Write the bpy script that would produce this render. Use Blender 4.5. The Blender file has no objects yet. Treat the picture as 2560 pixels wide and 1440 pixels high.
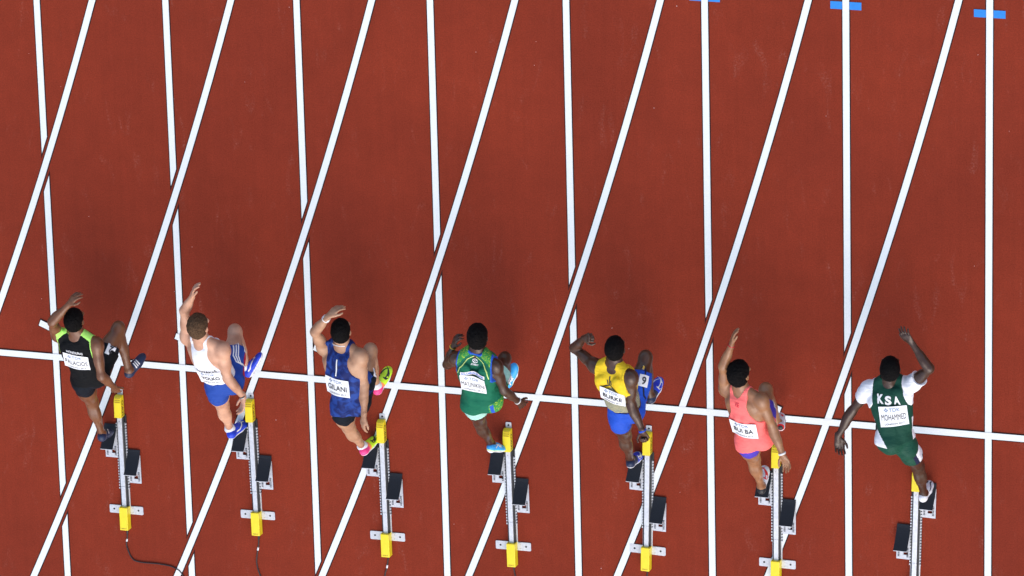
import bpy, bmesh, math, random
import numpy as np
from mathutils import Vector, Matrix
from mathutils.bvhtree import BVHTree
from mathutils.geometry import tessellate_polygon

random.seed(7)
rng = np.random.default_rng(7)
SC = bpy.context.scene
COL = SC.collection

# ------------------------------------------------------------------ camera
cam_data = bpy.data.cameras.new('camera')
cam = bpy.data.objects.new('camera', cam_data)
COL.objects.link(cam)
cam.matrix_world = Matrix(((0.9469839, -0.0733812, 0.3127885, 18.05841), (-0.0247695, 0.9539939, 0.2988010, 14.09205), (-0.3203247, -0.2907073, 0.9015993, 39.57065), (0, 0, 0, 1)))
cam_data.sensor_width = 36.0
cam_data.lens = 179.010
cam_data.clip_start = 0.5
cam_data.clip_end = 400.0
SC.camera = cam

# ------------------------------------------------------------------ light
SUN_DIR = Vector((0.36, -0.78, 1.0)).normalized()        # towards the main bank of lights behind the blocks
el = math.asin(SUN_DIR.z)
az = math.atan2(SUN_DIR.x, SUN_DIR.y)
world = bpy.data.worlds.new('World')
SC.world = world
world.use_nodes = True
wn = world.node_tree
bg = wn.nodes['Background']
sky = wn.nodes.new('ShaderNodeTexSky')
sky.sky_type = 'NISHITA'
sky.sun_disc = False
sky.sun_elevation = el
sky.sun_rotation = az
sky.air_density = 1.0
sky.dust_density = 2.5
sky.ozone_density = 0.0
wn.links.new(sky.outputs[0], bg.inputs['Color'])
bg.inputs['Strength'].default_value = 0.15
sun_data = bpy.data.lights.new('sun', 'SUN')
sun_data.energy = 0.72
sun_data.angle = math.radians(60)
sun_data.color = (1.0, 0.95, 0.88)
sun = bpy.data.objects.new('sun', sun_data)
sun.rotation_euler = SUN_DIR.to_track_quat('Z', 'Y').to_euler()
sun.location = (4, -4, 30)
COL.objects.link(sun)
SC.view_settings.view_transform = 'Standard'
SC.view_settings.look = 'None'
SC.view_settings.gamma = 1.0
SC.view_settings.use_curve_mapping = False
SC.view_settings.exposure = 0.76

# ------------------------------------------------------------------ materials
def new_mat(name):
    m = bpy.data.materials.new(name)
    m.use_nodes = True
    return m, m.node_tree, m.node_tree.nodes['Principled BSDF']

def plain(name, c, rough=0.6, metal=0.0, var=0.06, scale=60.0, bump=0.0, spec=0.5, coords='Object', sheen=0.0):
    """Base colour with a little procedural variation and relief."""
    m, t, b = new_mat(name)
    tc = t.nodes.new('ShaderNodeTexCoord')
    n = t.nodes.new('ShaderNodeTexNoise')
    n.inputs['Scale'].default_value = scale
    n.inputs['Detail'].default_value = 4
    t.links.new(tc.outputs[coords], n.inputs['Vector'])
    r = t.nodes.new('ShaderNodeMapRange')
    r.inputs['From Min'].default_value = 0.3
    r.inputs['From Max'].default_value = 0.7
    r.inputs['To Min'].default_value = 1 - var
    r.inputs['To Max'].default_value = 1 + var
    t.links.new(n.outputs['Fac'], r.inputs['Value'])
    mx = t.nodes.new('ShaderNodeVectorMath')
    mx.operation = 'SCALE'
    mx.inputs[0].default_value = c
    t.links.new(r.outputs[0], mx.inputs['Scale'])
    t.links.new(mx.outputs[0], b.inputs['Base Color'])
    b.inputs['Roughness'].default_value = rough
    b.inputs['Metallic'].default_value = metal
    b.inputs['Specular IOR Level'].default_value = spec
    if sheen:
        b.inputs['Sheen Weight'].default_value = sheen
    if bump:
        bp = t.nodes.new('ShaderNodeBump')
        bp.inputs['Strength'].default_value = bump
        bp.inputs['Distance'].default_value = 0.01
        t.links.new(n.outputs['Fac'], bp.inputs['Height'])
        t.links.new(bp.outputs[0], b.inputs['Normal'])
    return m

def cloth(name, c, rough=0.75, wrinkle=0.35, spec=0.25):
    """Sports cloth: stretched wrinkles as relief, faint knit."""
    m, t, b = new_mat(name)
    tc = t.nodes.new('ShaderNodeTexCoord')
    mp = t.nodes.new('ShaderNodeMapping')
    mp.inputs['Scale'].default_value = (9, 26, 22)
    mp.inputs['Rotation'].default_value = (0.3, 0.2, 0.5)
    t.links.new(tc.outputs['Object'], mp.inputs['Vector'])
    n = t.nodes.new('ShaderNodeTexNoise')
    n.inputs['Scale'].default_value = 1.0
    n.inputs['Detail'].default_value = 3
    n.inputs['Distortion'].default_value = 0.8
    t.links.new(mp.outputs[0], n.inputs['Vector'])
    bp = t.nodes.new('ShaderNodeBump')
    bp.inputs['Strength'].default_value = wrinkle
    bp.inputs['Distance'].default_value = 0.03
    t.links.new(n.outputs['Fac'], bp.inputs['Height'])
    t.links.new(bp.outputs[0], b.inputs['Normal'])
    k = t.nodes.new('ShaderNodeTexNoise')
    k.inputs['Scale'].default_value = 40
    t.links.new(tc.outputs['Object'], k.inputs['Vector'])
    r = t.nodes.new('ShaderNodeMapRange')
    r.inputs['To Min'].default_value = 0.9
    r.inputs['To Max'].default_value = 1.1
    t.links.new(k.outputs['Fac'], r.inputs['Value'])
    mx = t.nodes.new('ShaderNodeVectorMath')
    mx.operation = 'SCALE'
    mx.inputs[0].default_value = c
    t.links.new(r.outputs[0], mx.inputs['Scale'])
    t.links.new(mx.outputs[0], b.inputs['Base Color'])
    b.inputs['Roughness'].default_value = rough
    b.inputs['Specular IOR Level'].default_value = spec
    return m

def patterned(name, c1, c2, scale=18, wave=False, rough=0.7, lo=0.45, hi=0.58, rot=0.0):
    m, t, b = new_mat(name)
    tc = t.nodes.new('ShaderNodeTexCoord')
    mp = t.nodes.new('ShaderNodeMapping')
    mp.inputs['Rotation'].default_value = (0, 0, rot)
    t.links.new(tc.outputs['Object'], mp.inputs['Vector'])
    if wave:
        n = t.nodes.new('ShaderNodeTexWave')
        n.inputs['Distortion'].default_value = 5
        n.inputs['Detail'].default_value = 1
        n.inputs['Detail Scale'].default_value = 0.5
        n.bands_direction = 'Y'
    else:
        n = t.nodes.new('ShaderNodeTexNoise')
        n.inputs['Detail'].default_value = 5
        n.inputs['Distortion'].default_value = 1.2
    n.inputs['Scale'].default_value = scale
    t.links.new(mp.outputs[0], n.inputs['Vector'])
    r = t.nodes.new('ShaderNodeValToRGB')
    r.color_ramp.elements[0].position = lo
    r.color_ramp.elements[1].position = hi
    r.color_ramp.elements[0].color = (*c1, 1)
    r.color_ramp.elements[1].color = (*c2, 1)
    t.links.new(n.outputs['Fac'], r.inputs['Fac'])
    t.links.new(r.outputs[0], b.inputs['Base Color'])
    b.inputs['Roughness'].default_value = rough
    b.inputs['Specular IOR Level'].default_value = 0.25
    return m

def skin(name, c, rough=0.34):
    m, t, b = new_mat(name)
    tc = t.nodes.new('ShaderNodeTexCoord')
    n = t.nodes.new('ShaderNodeTexNoise')
    n.inputs['Scale'].default_value = 9
    n.inputs['Detail'].default_value = 5
    t.links.new(tc.outputs['Object'], n.inputs['Vector'])
    r = t.nodes.new('ShaderNodeValToRGB')
    r.color_ramp.elements[0].position = 0.3
    r.color_ramp.elements[1].position = 0.7
    r.color_ramp.elements[0].color = (c[0]*0.76, c[1]*0.68, c[2]*0.64, 1)
    r.color_ramp.elements[1].color = (c[0]*1.14, c[1]*1.18, c[2]*1.20, 1)
    t.links.new(n.outputs['Fac'], r.inputs['Fac'])
    t.links.new(r.outputs[0], b.inputs['Base Color'])
    rr = t.nodes.new('ShaderNodeMapRange')
    rr.inputs['To Min'].default_value = rough - 0.1
    rr.inputs['To Max'].default_value = rough + 0.12
    t.links.new(n.outputs['Fac'], rr.inputs['Value'])
    t.links.new(rr.outputs[0], b.inputs['Roughness'])
    n2 = t.nodes.new('ShaderNodeTexNoise')
    n2.inputs['Scale'].default_value = 26
    n2.inputs['Detail'].default_value = 3
    t.links.new(tc.outputs['Object'], n2.inputs['Vector'])
    bp = t.nodes.new('ShaderNodeBump')
    bp.inputs['Strength'].default_value = 0.30
    bp.inputs['Distance'].default_value = 0.01
    t.links.new(n2.outputs['Fac'], bp.inputs['Height'])
    t.links.new(bp.outputs[0], b.inputs['Normal'])
    b.inputs['Specular IOR Level'].default_value = 0.5
    return m

def hair_mat(name, c, scale=70):
    return plain(name, c, rough=0.8, var=0.5, scale=scale, bump=0.8, spec=0.08)

def track_material():
    m, t, b = new_mat('track_rubber')
    tc = t.nodes.new('ShaderNodeTexCoord')
    def noise(scale, detail=3, vec=None, dist=0.0):
        n = t.nodes.new('ShaderNodeTexNoise')
        n.inputs['Scale'].default_value = scale
        n.inputs['Detail'].default_value = detail
        n.inputs['Distortion'].default_value = dist
        t.links.new(vec or tc.outputs['Object'], n.inputs['Vector'])
        return n.outputs['Fac']
    def rng_(v, a, b_, lo=0.3, hi=0.7):
        r = t.nodes.new('ShaderNodeMapRange')
        r.inputs['From Min'].default_value = lo
        r.inputs['From Max'].default_value = hi
        r.inputs['To Min'].default_value = a
        r.inputs['To Max'].default_value = b_
        t.links.new(v, r.inputs['Value'])
        return r.outputs[0]
    def mul(a, c):
        n = t.nodes.new('ShaderNodeMath')
        n.operation = 'MULTIPLY'
        t.links.new(a, n.inputs[0])
        t.links.new(c, n.inputs[1])
        return n.outputs[0]
    grain = rng_(noise(420, 2), 0.80, 1.20)
    grain2 = rng_(noise(85, 3), 0.83, 1.17)
    wear = mul(rng_(noise(0.8, 5, dist=0.8), 0.94, 1.07), rng_(noise(7, 4), 0.955, 1.045))
    mp = t.nodes.new('ShaderNodeMapping')
    mp.inputs['Scale'].default_value = (26, 1.1, 1)
    t.links.new(tc.outputs['Object'], mp.inputs['Vector'])
    streak = rng_(noise(1.0, 4, vec=mp.outputs[0]), 0.965, 1.035)
    f = mul(mul(grain, grain2), mul(wear, streak))
    # hue drift between a cooler and a warmer red
    mix = t.nodes.new('ShaderNodeMix')
    mix.data_type = 'RGBA'
    mix.inputs[6].default_value = (0.196, 0.0276, 0.0130, 1)
    mix.inputs[7].default_value = (0.230, 0.0322, 0.0138, 1)
    t.links.new(rng_(noise(0.55, 3), 0, 1), mix.inputs[0])
    sc = t.nodes.new('ShaderNodeVectorMath')
    sc.operation = 'SCALE'
    t.links.new(mix.outputs[2], sc.inputs[0])
    t.links.new(f, sc.inputs['Scale'])
    # pale scuffs and rare chalk flecks
    sm = t.nodes.new('ShaderNodeMapping')
    sm.inputs['Scale'].default_value = (9, 3.0, 1)
    t.links.new(tc.outputs['Object'], sm.inputs['Vector'])
    scuff = mul(rng_(noise(1.0, 6, vec=sm.outputs[0], dist=1.0), 0, 1, 0.60, 0.78), rng_(noise(60, 3), 0, 0.36, 0.45, 0.75))
    mix2 = t.nodes.new('ShaderNodeMix')
    mix2.data_type = 'RGBA'
    mix2.inputs[7].default_value = (0.42, 0.22, 0.17, 1)
    t.links.new(scuff, mix2.inputs[0])
    t.links.new(sc.outputs[0], mix2.inputs[6])
    t.links.new(mix2.outputs[2], b.inputs['Base Color'])
    b.inputs['Roughness'].default_value = 0.9
    b.inputs['Specular IOR Level'].default_value = 0.12
    bp = t.nodes.new('ShaderNodeBump')
    bp.inputs['Strength'].default_value = 0.35
    bp.inputs['Distance'].default_value = 0.003
    t.links.new(noise(420, 2), bp.inputs['Height'])
    t.links.new(bp.outputs[0], b.inputs['Normal'])
    return m

M = {}
M['track'] = track_material()
M['line'] = plain('line_paint', (0.765, 0.80, 0.785), rough=0.7, var=0.06, scale=120, bump=0.15, spec=0.25)
M['line_edge'] = plain('line_edge_halo', (0.035, 0.013, 0.011), rough=0.85, var=0.3, scale=60, spec=0.2)  # dark outline beside the lines: a sharpening halo painted as colour
M['blue'] = plain('blue_paint', (0.03, 0.235, 0.66), rough=0.7, var=0.06, scale=40, spec=0.25)
M['alu'] = plain('brushed_aluminium', (0.66, 0.68, 0.70), rough=0.42, metal=0.55, var=0.10, scale=35)
M['alu2'] = plain('cast_aluminium', (0.58, 0.60, 0.63), rough=0.55, metal=0.35, var=0.10, scale=50, bump=0.05)
M['hole'] = plain('dark_recess', (0.012, 0.012, 0.014), rough=0.8)
M['black_rubber'] = plain('pedal_rubber', (0.013, 0.016, 0.022), rough=0.7, var=0.2, scale=120, bump=0.25, spec=0.35)
M['black_strip'] = plain('black_side_strip', (0.014, 0.015, 0.017), rough=0.5)
M['yellow'] = plain('yellow_housing', (0.87, 0.69, 0.020), rough=0.42, var=0.07, scale=18)
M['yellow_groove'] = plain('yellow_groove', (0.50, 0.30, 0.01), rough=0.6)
M['yellow_print'] = plain('housing_print', (0.30, 0.17, 0.012), rough=0.6)
M['cable'] = plain('black_cable', (0.016, 0.014, 0.015), rough=0.5)
M['tape'] = plain('white_tape', (0.78, 0.78, 0.76), rough=0.6)
M['chrome'] = plain('bolt_steel', (0.5, 0.5, 0.52), rough=0.35, metal=0.9)
M['paper'] = plain('bib_paper', (0.80, 0.82, 0.84), rough=0.65, var=0.025, scale=20, bump=0.15, spec=0.3)
M['ink'] = plain('black_ink', (0.02, 0.02, 0.025), rough=0.6)
M['ink_blue'] = plain('grey_blue_ink', (0.14, 0.21, 0.36), rough=0.6)
M['white_cloth'] = cloth('white_cloth', (0.80, 0.81, 0.84))
M['white_print'] = plain('white_print', (0.80, 0.80, 0.80), rough=0.6)
M['sock'] = plain('sock_cotton', (0.74, 0.76, 0.80), rough=0.85, var=0.06, scale=90, bump=0.3)
M['eye'] = plain('eye_white', (0.75, 0.72, 0.68), rough=0.2)
M['iris'] = plain('iris_dark', (0.03, 0.018, 0.01), rough=0.2)

# ------------------------------------------------------------------ object helpers
def mesh_obj(name, V, F, mats, parent=None, smooth=True, fm=None):
    me = bpy.data.meshes.new(name)
    V = np.asarray(V, dtype=np.float32)
    if isinstance(F, np.ndarray):
        n, k = F.shape
        me.vertices.add(len(V)); me.vertices.foreach_set('co', V.ravel())
        me.loops.add(n*k); me.loops.foreach_set('vertex_index', F.astype(np.int32).ravel())
        me.polygons.add(n)
        me.polygons.foreach_set('loop_start', np.arange(0, n*k, k, dtype=np.int32))
        me.update(calc_edges=True)
    else:
        me.from_pydata([tuple(map(float, v)) for v in V], [], [tuple(f) for f in F])
    for m in (mats if isinstance(mats, (list, tuple)) else [mats]):
        me.materials.append(m)
    if fm is not None:
        me.polygons.foreach_set('material_index', np.asarray(fm, dtype=np.int32))
    if smooth:
        me.polygons.foreach_set('use_smooth', np.ones(len(me.polygons), dtype=bool))
    me.validate()
    o = bpy.data.objects.new(name, me)
    COL.objects.link(o)
    if parent:
        o.parent = parent
    return o

def from_bm(name, bm, mats, parent=None, smooth=False):
    me = bpy.data.meshes.new(name)
    bmesh.ops.recalc_face_normals(bm, faces=bm.faces)
    bm.to_mesh(me)
    bm.free()
    for m in (mats if isinstance(mats, (list, tuple)) else [mats]):
        me.materials.append(m)
    if smooth:
        me.polygons.foreach_set('use_smooth', np.ones(len(me.polygons), dtype=bool))
    o = bpy.data.objects.new(name, me)
    COL.objects.link(o)
    if parent:
        o.parent = parent
    return o

def structure(o):
    o['kind'] = 'structure'
    return o

def thing(name, label, cat, loc, group=None):
    o = bpy.data.objects.new(name, None)
    o.empty_display_size = 0.1
    COL.objects.link(o)
    o.location = loc
    tag(o, label, cat, group)
    return o

def tag(o, label, cat, group=None):
    o['label'] = label
    o['category'] = cat
    if group:
        o['group'] = group
    return o

def bm_box(bm, x0, x1, y0, y1, z0, z1, bevel=0.0, mat=0):
    vs = [bm.verts.new(p) for p in ((x0,y0,z0),(x1,y0,z0),(x1,y1,z0),(x0,y1,z0),(x0,y0,z1),(x1,y0,z1),(x1,y1,z1),(x0,y1,z1))]
    fs = [bm.faces.new([vs[i] for i in q]) for q in ((3,2,1,0),(4,5,6,7),(0,1,5,4),(1,2,6,5),(2,3,7,6),(3,0,4,7))]
    for f in fs:
        f.material_index = mat
    if bevel:
        es = set(e for f in fs for e in f.edges)
        bmesh.ops.bevel(bm, geom=list(es), offset=bevel, segments=2, affect='EDGES', profile=0.7)
    return vs

def bm_prism(bm, poly, z0, z1, bevel=0.0, axis='z'):
    """Extruded outline. axis 'z': poly in xy; axis 'x': poly in (y, z), extruded along x."""
    def P(a, b, c):
        return (a, b, c) if axis == 'z' else (c, a, b)
    lo = [bm.verts.new(P(a, b, z0)) for a, b in poly]
    hi = [bm.verts.new(P(a, b, z1)) for a, b in poly]
    n = len(poly)
    fs = [bm.faces.new(lo[::-1]), bm.faces.new(hi)]
    for i in range(n):
        fs.append(bm.faces.new((lo[i], lo[(i+1) % n], hi[(i+1) % n], hi[i])))
    if bevel:
        es = set(e for f in fs for e in f.edges)
        bmesh.ops.bevel(bm, geom=list(es), offset=bevel, segments=2, affect='EDGES', profile=0.7)

def rounded_rect(x0, x1, y0, y1, r, n=5):
    pts = []
    for cx, cy, a0 in ((x1-r, y1-r, 0), (x0+r, y1-r, 90), (x0+r, y0+r, 180), (x1-r, y0+r, 270)):
        for i in range(n):
            a = math.radians(a0+90*i/(n-1))
            pts.append((cx+r*math.cos(a), cy+r*math.sin(a)))
    return pts

def bm_disc(bm, cx, cy, r, z0, z1, n=14):
    bm_prism(bm, [(cx+r*math.cos(2*math.pi*i/n), cy+r*math.sin(2*math.pi*i/n)) for i in range(n)], z0, z1)

def tube(name, pts, r, mat, parent=None, n=8, closed=False):
    pts = [Vector(p) for p in pts]
    V, F = [], []
    m = len(pts)
    up0 = Vector((0, 0, 1))
    for i, p in enumerate(pts):
        d = (pts[(i+1) % m]-pts[i-1]) if closed or 0 < i < m-1 else (pts[min(i+1, m-1)]-pts[max(i-1, 0)])
        d.normalize()
        a = up0 if abs(d.z) < 0.9 else Vector((1, 0, 0))
        s = d.cross(a).normalized()
        u = s.cross(d)
        for k in range(n):
            t = 2*math.pi*k/n
            V.append(p+(s*math.cos(t)+u*math.sin(t))*r)
    for i in range(m if closed else m-1):
        for k in range(n):
            j = (i+1) % m
            F.append((i*n+k, i*n+(k+1) % n, j*n+(k+1) % n, j*n+k))
    if not closed:
        F.append(tuple(range(n))[::-1])
        F.append(tuple((m-1)*n+k for k in range(n)))
    return mesh_obj(name, V, F, mat, parent)

# ------------------------------------------------------------------ ground and painted lines
LW = 1.22
HALF = 0.0285
EDGE = 0.0095
GAP = 0.033
CX, CY, R0 = -36.957, 15.4746, 38.189      # the bend the curved lane lines belong to

bm = bmesh.new()
S_ = 140.0
vs = [bm.verts.new(p) for p in ((-S_, -S_, 0), (S_, -S_, 0), (S_, S_, 0), (-S_, S_, 0))]
bm.faces.new(vs)
structure(from_bm('track_surface', bm, M['track']))

def painted(name, quads, z, mat, edge_quads=None, ze=0.0015):
    """A painted line: the white sheet and, just under it, a slightly wider dark edge, a sharpening halo put into the colour."""
    V, F, fm = [], [], []
    for q in (edge_quads or []):
        i = len(V); V += [(x, y, ze) for x, y in q]; F.append((i, i+1, i+2, i+3)); fm.append(1)
    for q in quads:
        i = len(V); V += [(x, y, z) for x, y in q]; F.append((i, i+1, i+2, i+3)); fm.append(0)
    return structure(mesh_obj(name, V, F, [mat, M['line_edge']], smooth=False, fm=fm))

def y_on(x, r):
    d = r*r-(x-CX)**2
    return CY-math.sqrt(d) if d > 0 else None

def lane_quads(X, half, gap):
    """The straight line at X, cut clear of every curved line."""
    cuts = []
    for k in range(1, 8):
        g = 0.0285+gap
        lo = [y_on(X+s*half, R0+LW*k+g) for s in (-1, 1)]
        hi = [y_on(X+s*half, R0+LW*k-g) for s in (-1, 1)]
        if None in lo or None in hi:
            continue
        cuts.append((lo, hi))
    cuts.sort(key=lambda c: c[0][0])
    segs, cur = [], [-14.0, -14.0]
    for lo, hi in cuts:
        if hi[0] < -14 or lo[0] > 30:
            continue
        segs.append((cur, lo)); cur = hi
    segs.append((cur, [32.0, 32.0]))
    out = []
    for a, b in segs:
        n = 1
        out.append([(X-half, a[0]), (X+half, a[1]), (X+half, b[1]), (X-half, b[0])])
    return out

for i in range(-1, 9):
    painted('lane_line', lane_quads(LW*i, HALF, GAP), 0.006, M['line'], lane_quads(LW*i, HALF+EDGE, GAP-EDGE), 0.0022)
painted('start_line', [[(-9, -HALF), (15, -HALF), (15, HALF), (-9, HALF)]], 0.010, M['line'],
        [[(-9, -HALF-EDGE), (15, -HALF-EDGE), (15, HALF+EDGE), (-9, HALF+EDGE)]], 0.0030)

def arc_quads(k, half):
    out = []
    a0, a1, n = -40.0, 12.0, 120
    for i in range(n):
        q = []
        for a, r in ((i, -half), (i, half), (i+1, half), (i+1, -half)):
            t = math.radians(a0+(a1-a0)*a/n)
            R = R0+LW*k+r
            q.append((CX+R*math.cos(t), CY+R*math.sin(t)))
        out.append(q)
    return out
for k in range(1, 8):
    painted('curved_lane_line', arc_quads(k, HALF), 0.008, M['line'], arc_quads(k, HALF+EDGE), 0.0026)
# short radial stagger ticks in the middle of each curved lane
for k, ang in zip(range(1, 7), (-22.38, -21.71, -21.05, -20.45, -19.76, -19.42)):
    t = math.radians(ang)
    er = Vector((math.cos(t), math.sin(t))); et = Vector((-er.y, er.x))
    def tick(half, ext):
        c = Vector((CX, CY))
        r0, r1 = R0+LW*(k+0.336)-ext, R0+LW*(k+0.665)+ext
        return [tuple(c+er*r0-et*half), tuple(c+er*r1-et*half), tuple(c+er*r1+et*half), tuple(c+er*r0+et*half)]
    painted('stagger_tick', [tick(HALF, 0)], 0.012, M['line'], [tick(HALF+EDGE, EDGE)], 0.0034)
for i in (5, 6, 7):
    y = 3.659
    for s in (-1, 1):
        x0, x1 = sorted((LW*i+s*0.031, LW*i+s*0.133))
        painted('blue_mark', [[(x0, y-0.033), (x1, y-0.033), (x1, y+0.033), (x0, y+0.033)]], 0.0045, M['blue'])

# chalk and grit flecks scattered on the rubber
FLECKS = [(5.64, 2.671, 0.0048), (5.855, 3.57, 0.0048), (5.086, -1.527, 0.0048), (1.363, 1.129, 0.0032), (0.389, 1.338, 0.0032), (1.257, 2.471, 0.0032), (4.603, 3.187, 0.0032), (4.583, 2.979, 0.0032), (5.059, 1.375, 0.0048), (8.441, 3.306, 0.0032), (8.707, 2.671, 0.0032), (8.415, 1.484, 0.0032), (5.229, 0.687, 0.004), (5.377, 0.511, 0.0032), (-0.111, 0.535, 0.0032), (1.175, 0.702, 0.0032), (4.061, 3.063, 0.0032), (6.614, -0.535, 0.0048), (3.734, -1.242, 0.0032), (1.932, -0.581, 0.0032), (2.091, -0.417, 0.004), (7.143, 2.699, 0.0032), (2.369, 3.358, 0.0032), (1.929, 2.665, 0.0024), (6.509, -0.705, 0.0024), (-0.105, 2.795, 0.0024), (0.185, 2.515, 0.0024), (5.816, -0.757, 0.0032), (7.196, 0.166, 0.0032)]
V, F = [], []
for x, y, r in FLECKS:
    i = len(V); n = 6
    V += [(x+r*0.75*random.uniform(0.7, 1.3)*math.cos(2*math.pi*k/n), y+r*0.75*random.uniform(0.7, 1.3)*math.sin(2*math.pi*k/n), 0.0005) for k in range(n)]
    V.append((x, y, 0.003))
    F += [(i+k, i+(k+1) % n, i+n) for k in range(n)]
mesh_obj('chalk_flecks', V, F, M['line'], smooth=False)['kind'] = 'stuff'

# ------------------------------------------------------------------ text helper
_tc = {}
def text2d(s, bold=0.0):
    """(2-D vertices, triangles) of a line of text, cap height 1, centred."""
    key = (s, bold)
    if key not in _tc:
        cu = bpy.data.curves.new('lettering_source', 'FONT')
        cu.body = s
        cu.size = 1.0
        cu.offset = bold
        cu.resolution_u = 3
        o = bpy.data.objects.new('lettering_source', cu)
        COL.objects.link(o)
        dg = bpy.context.evaluated_depsgraph_get()
        me = o.evaluated_get(dg).to_mesh()
        V = np.array([v.co[:2] for v in me.vertices])
        me.calc_loop_triangles()
        T = [tuple(t.vertices) for t in me.loop_triangles]
        o.evaluated_get(dg).to_mesh_clear()
        bpy.data.objects.remove(o)
        bpy.data.curves.remove(cu)
        lo, hi = V.min(0), V.max(0)
        V = (V-(lo+hi)/2)/(hi[1]-lo[1])
        _tc[key] = (V, T)
    V, T = _tc[key]
    return V.copy(), list(T)

# ------------------------------------------------------------------ starting blocks
def build_block(root, left_back, right_back):
    """Local frame: x across, y forwards, origin at the tip of the front plate; left_back / right_back are the y of each pedal's raised rear edge."""
    P = root
    # front anchoring plate with its hole
    bm = bmesh.new(); bm_prism(bm, rounded_rect(-0.026, 0.026, -0.10, 0.0, 0.008), 0.004, 0.010, 0.0012)
    fp = from_bm('front_plate', bm, M['alu2'], P)
    bm = bmesh.new(); bm_disc(bm, 0, -0.026, 0.009, 0.0095, 0.0106)
    from_bm('spike_hole', bm, M['hole'], fp)
    # spine: flanged base and raised box, with a seam between its two lengths
    bm = bmesh.new(); bm_box(bm, -0.044, 0.044, -1.12, -0.932, 0.004, 0.012, 0.001)
    from_bm('base_rail', bm, M['alu'], P)
    bm = bmesh.new(); bm_box(bm, -0.049, 0.049, -0.931, -0.24, 0.004, 0.012, 0.001)
    rail = from_bm('rack_bed', bm, M['black_strip'], P)
    for s in (-1, 1):
        bm = bmesh.new()
        bm_box(bm, min(s*0.021, s*0.034), max(s*0.021, s*0.034), -1.115, -0.245, 0.0125, 0.040, 0.001)
        from_bm('side_strip', bm, M['black_strip'], rail)
    bm = bmesh.new(); bm_box(bm, -0.0205, 0.0205, -0.905, -0.235, 0.012, 0.056, 0.002)
    from_bm('spine', bm, M['alu'], P)
    bm = bmesh.new(); bm_box(bm, -0.0195, 0.0195, -1.115, -0.908, 0.012, 0.0545, 0.002)
    from_bm('spine', bm, M['alu'], P)
    bm = bmesh.new(); bm_box(bm, -0.018, 0.018, -0.285, -0.262, 0.056, 0.0585, 0.001)
    sc = from_bm('clamp_plate', bm, M['alu2'], P)
    bm = bmesh.new(); bm_disc(bm, 0, -0.29, 0.006, 0.056, 0.060)
    from_bm('bolt', bm, M['chrome'], sc)
    # toothed racks along both flanges
    for s in (-1, 1):
        bm = bmesh.new()
        bm_box(bm, min(s*0.0345, s*0.0375), max(s*0.0345, s*0.0375), -0.93, -0.31, 0.0122, 0.019)
        y = -0.315
        while y > -0.925:
            bm_prism(bm, [(y, 0.0122), (y-0.0175, 0.0122), (y-0.015, 0.026), (y-0.0025, 0.026)], min(s*0.037, s*0.0495), max(s*0.037, s*0.0495), axis='x')
            y -= 0.0265
        o = from_bm('toothed_rack', bm, M['alu'], P)
    # yellow front housing: sloped nose with three grip grooves, lettering on the flank
    prof = [(-0.05, 0.012), (-0.245, 0.012), (-0.25, 0.085), (-0.11, 0.082), (-0.062, 0.066), (-0.05, 0.045)]
    bm = bmesh.new(); bm_prism(bm, prof, -0.034, 0.034, 0.005, axis='x')
    cap = from_bm('front_housing', bm, M['yellow'], P)
    for i, y in enumerate((-0.068, -0.086, -0.104)):
        z = 0.066+(0.082-0.066)*((-0.062-y)/0.048)
        bm = bmesh.new()
        bm_box(bm, -0.025, 0.025, y-0.004, y+0.002, z-0.002, z+0.0018, 0.0006)
        from_bm('grip_groove', bm, M['yellow_groove'], cap)
    V, T = text2d('SEIKO', 0.012)
    w = V[:, 0].max()-V[:, 0].min()
    k = 0.145/w
    VV = [(0.0346, -0.165+v[0]*k, 0.046+v[1]*0.036) for v in V]
    mesh_obj('lettering', VV, [t for t in T], M['ink'], cap, smooth=False)
    # rear housing with small lettering, cross-bar with two bolted wings
    bm = bmesh.new(); bm_box(bm, -0.039, 0.039, -1.315, -1.10, 0.010, 0.085, 0.006)
    rc = from_bm('rear_housing', bm, M['yellow'], P)
    k = 0.05/w
    mesh_obj('lettering', [(v[0]*k, -1.298+v[1]*0.012, 0.0856) for v in V], [t for t in T], M['yellow_print'], rc, smooth=False)
    bm = bmesh.new(); bm_prism(bm, rounded_rect(-0.163, 0.163, -1.182, -1.105, 0.010), 0.004, 0.0095, 0.001)
    wing = from_bm('anchor_plate', bm, M['alu2'], P)
    for x in (-0.118, 0.118):
        bm = bmesh.new(); bm_disc(bm, x, -1.143, 0.009, 0.009, 0.0101)
        from_bm('spike_hole', bm, M['hole'], wing)
    bm = bmesh.new(); bm_prism(bm, rounded_rect(0.0395, 0.078, -1.176, -1.110, 0.006), 0.0095, 0.0135, 0.0008)
    br = from_bm('corner_bracket', bm, M['alu2'], P)
    for yy in (-1.125, -1.162):
        bm = bmesh.new(); bm_disc(bm, 0.068, yy, 0.0045, 0.0135, 0.016)
        from_bm('bolt', bm, M['chrome'], br)
    # pedals: slotted base plate, two side brackets, curved rubber-faced pad
    for s, back in ((-1, left_back), (1, right_back)):
        yb = back
        x0, x1 = (0.048, 0.166) if s > 0 else (-0.166, -0.048)
        bm = bmesh.new()
        prof = []
        n = 8
        for i in range(n+1):
            t = i/n
            prof.append((yb+0.200-0.200*t, 0.016+0.124*(t**1.35)))
        low = [(a, b-0.009 if b > 0.02 else b-0.006) for a, b in prof]
        bm_prism(bm, prof+low[::-1], x0, x1, 0.0, axis='x')
        pad = from_bm('pedal', bm, M['black_rubber'], P)
        bm = bmesh.new()
        bm_box(bm, x0+0.001, x1-0.001, yb-0.006, yb-0.0005, 0.118, 0.138, 0.001)
        from_bm('pad_backing', bm, M['alu2'], pad)
        # base plate with a window (four strips, butted)
        bm = bmesh.new()
        a0, a1 = x0+0.000, x1+0.000
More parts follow.
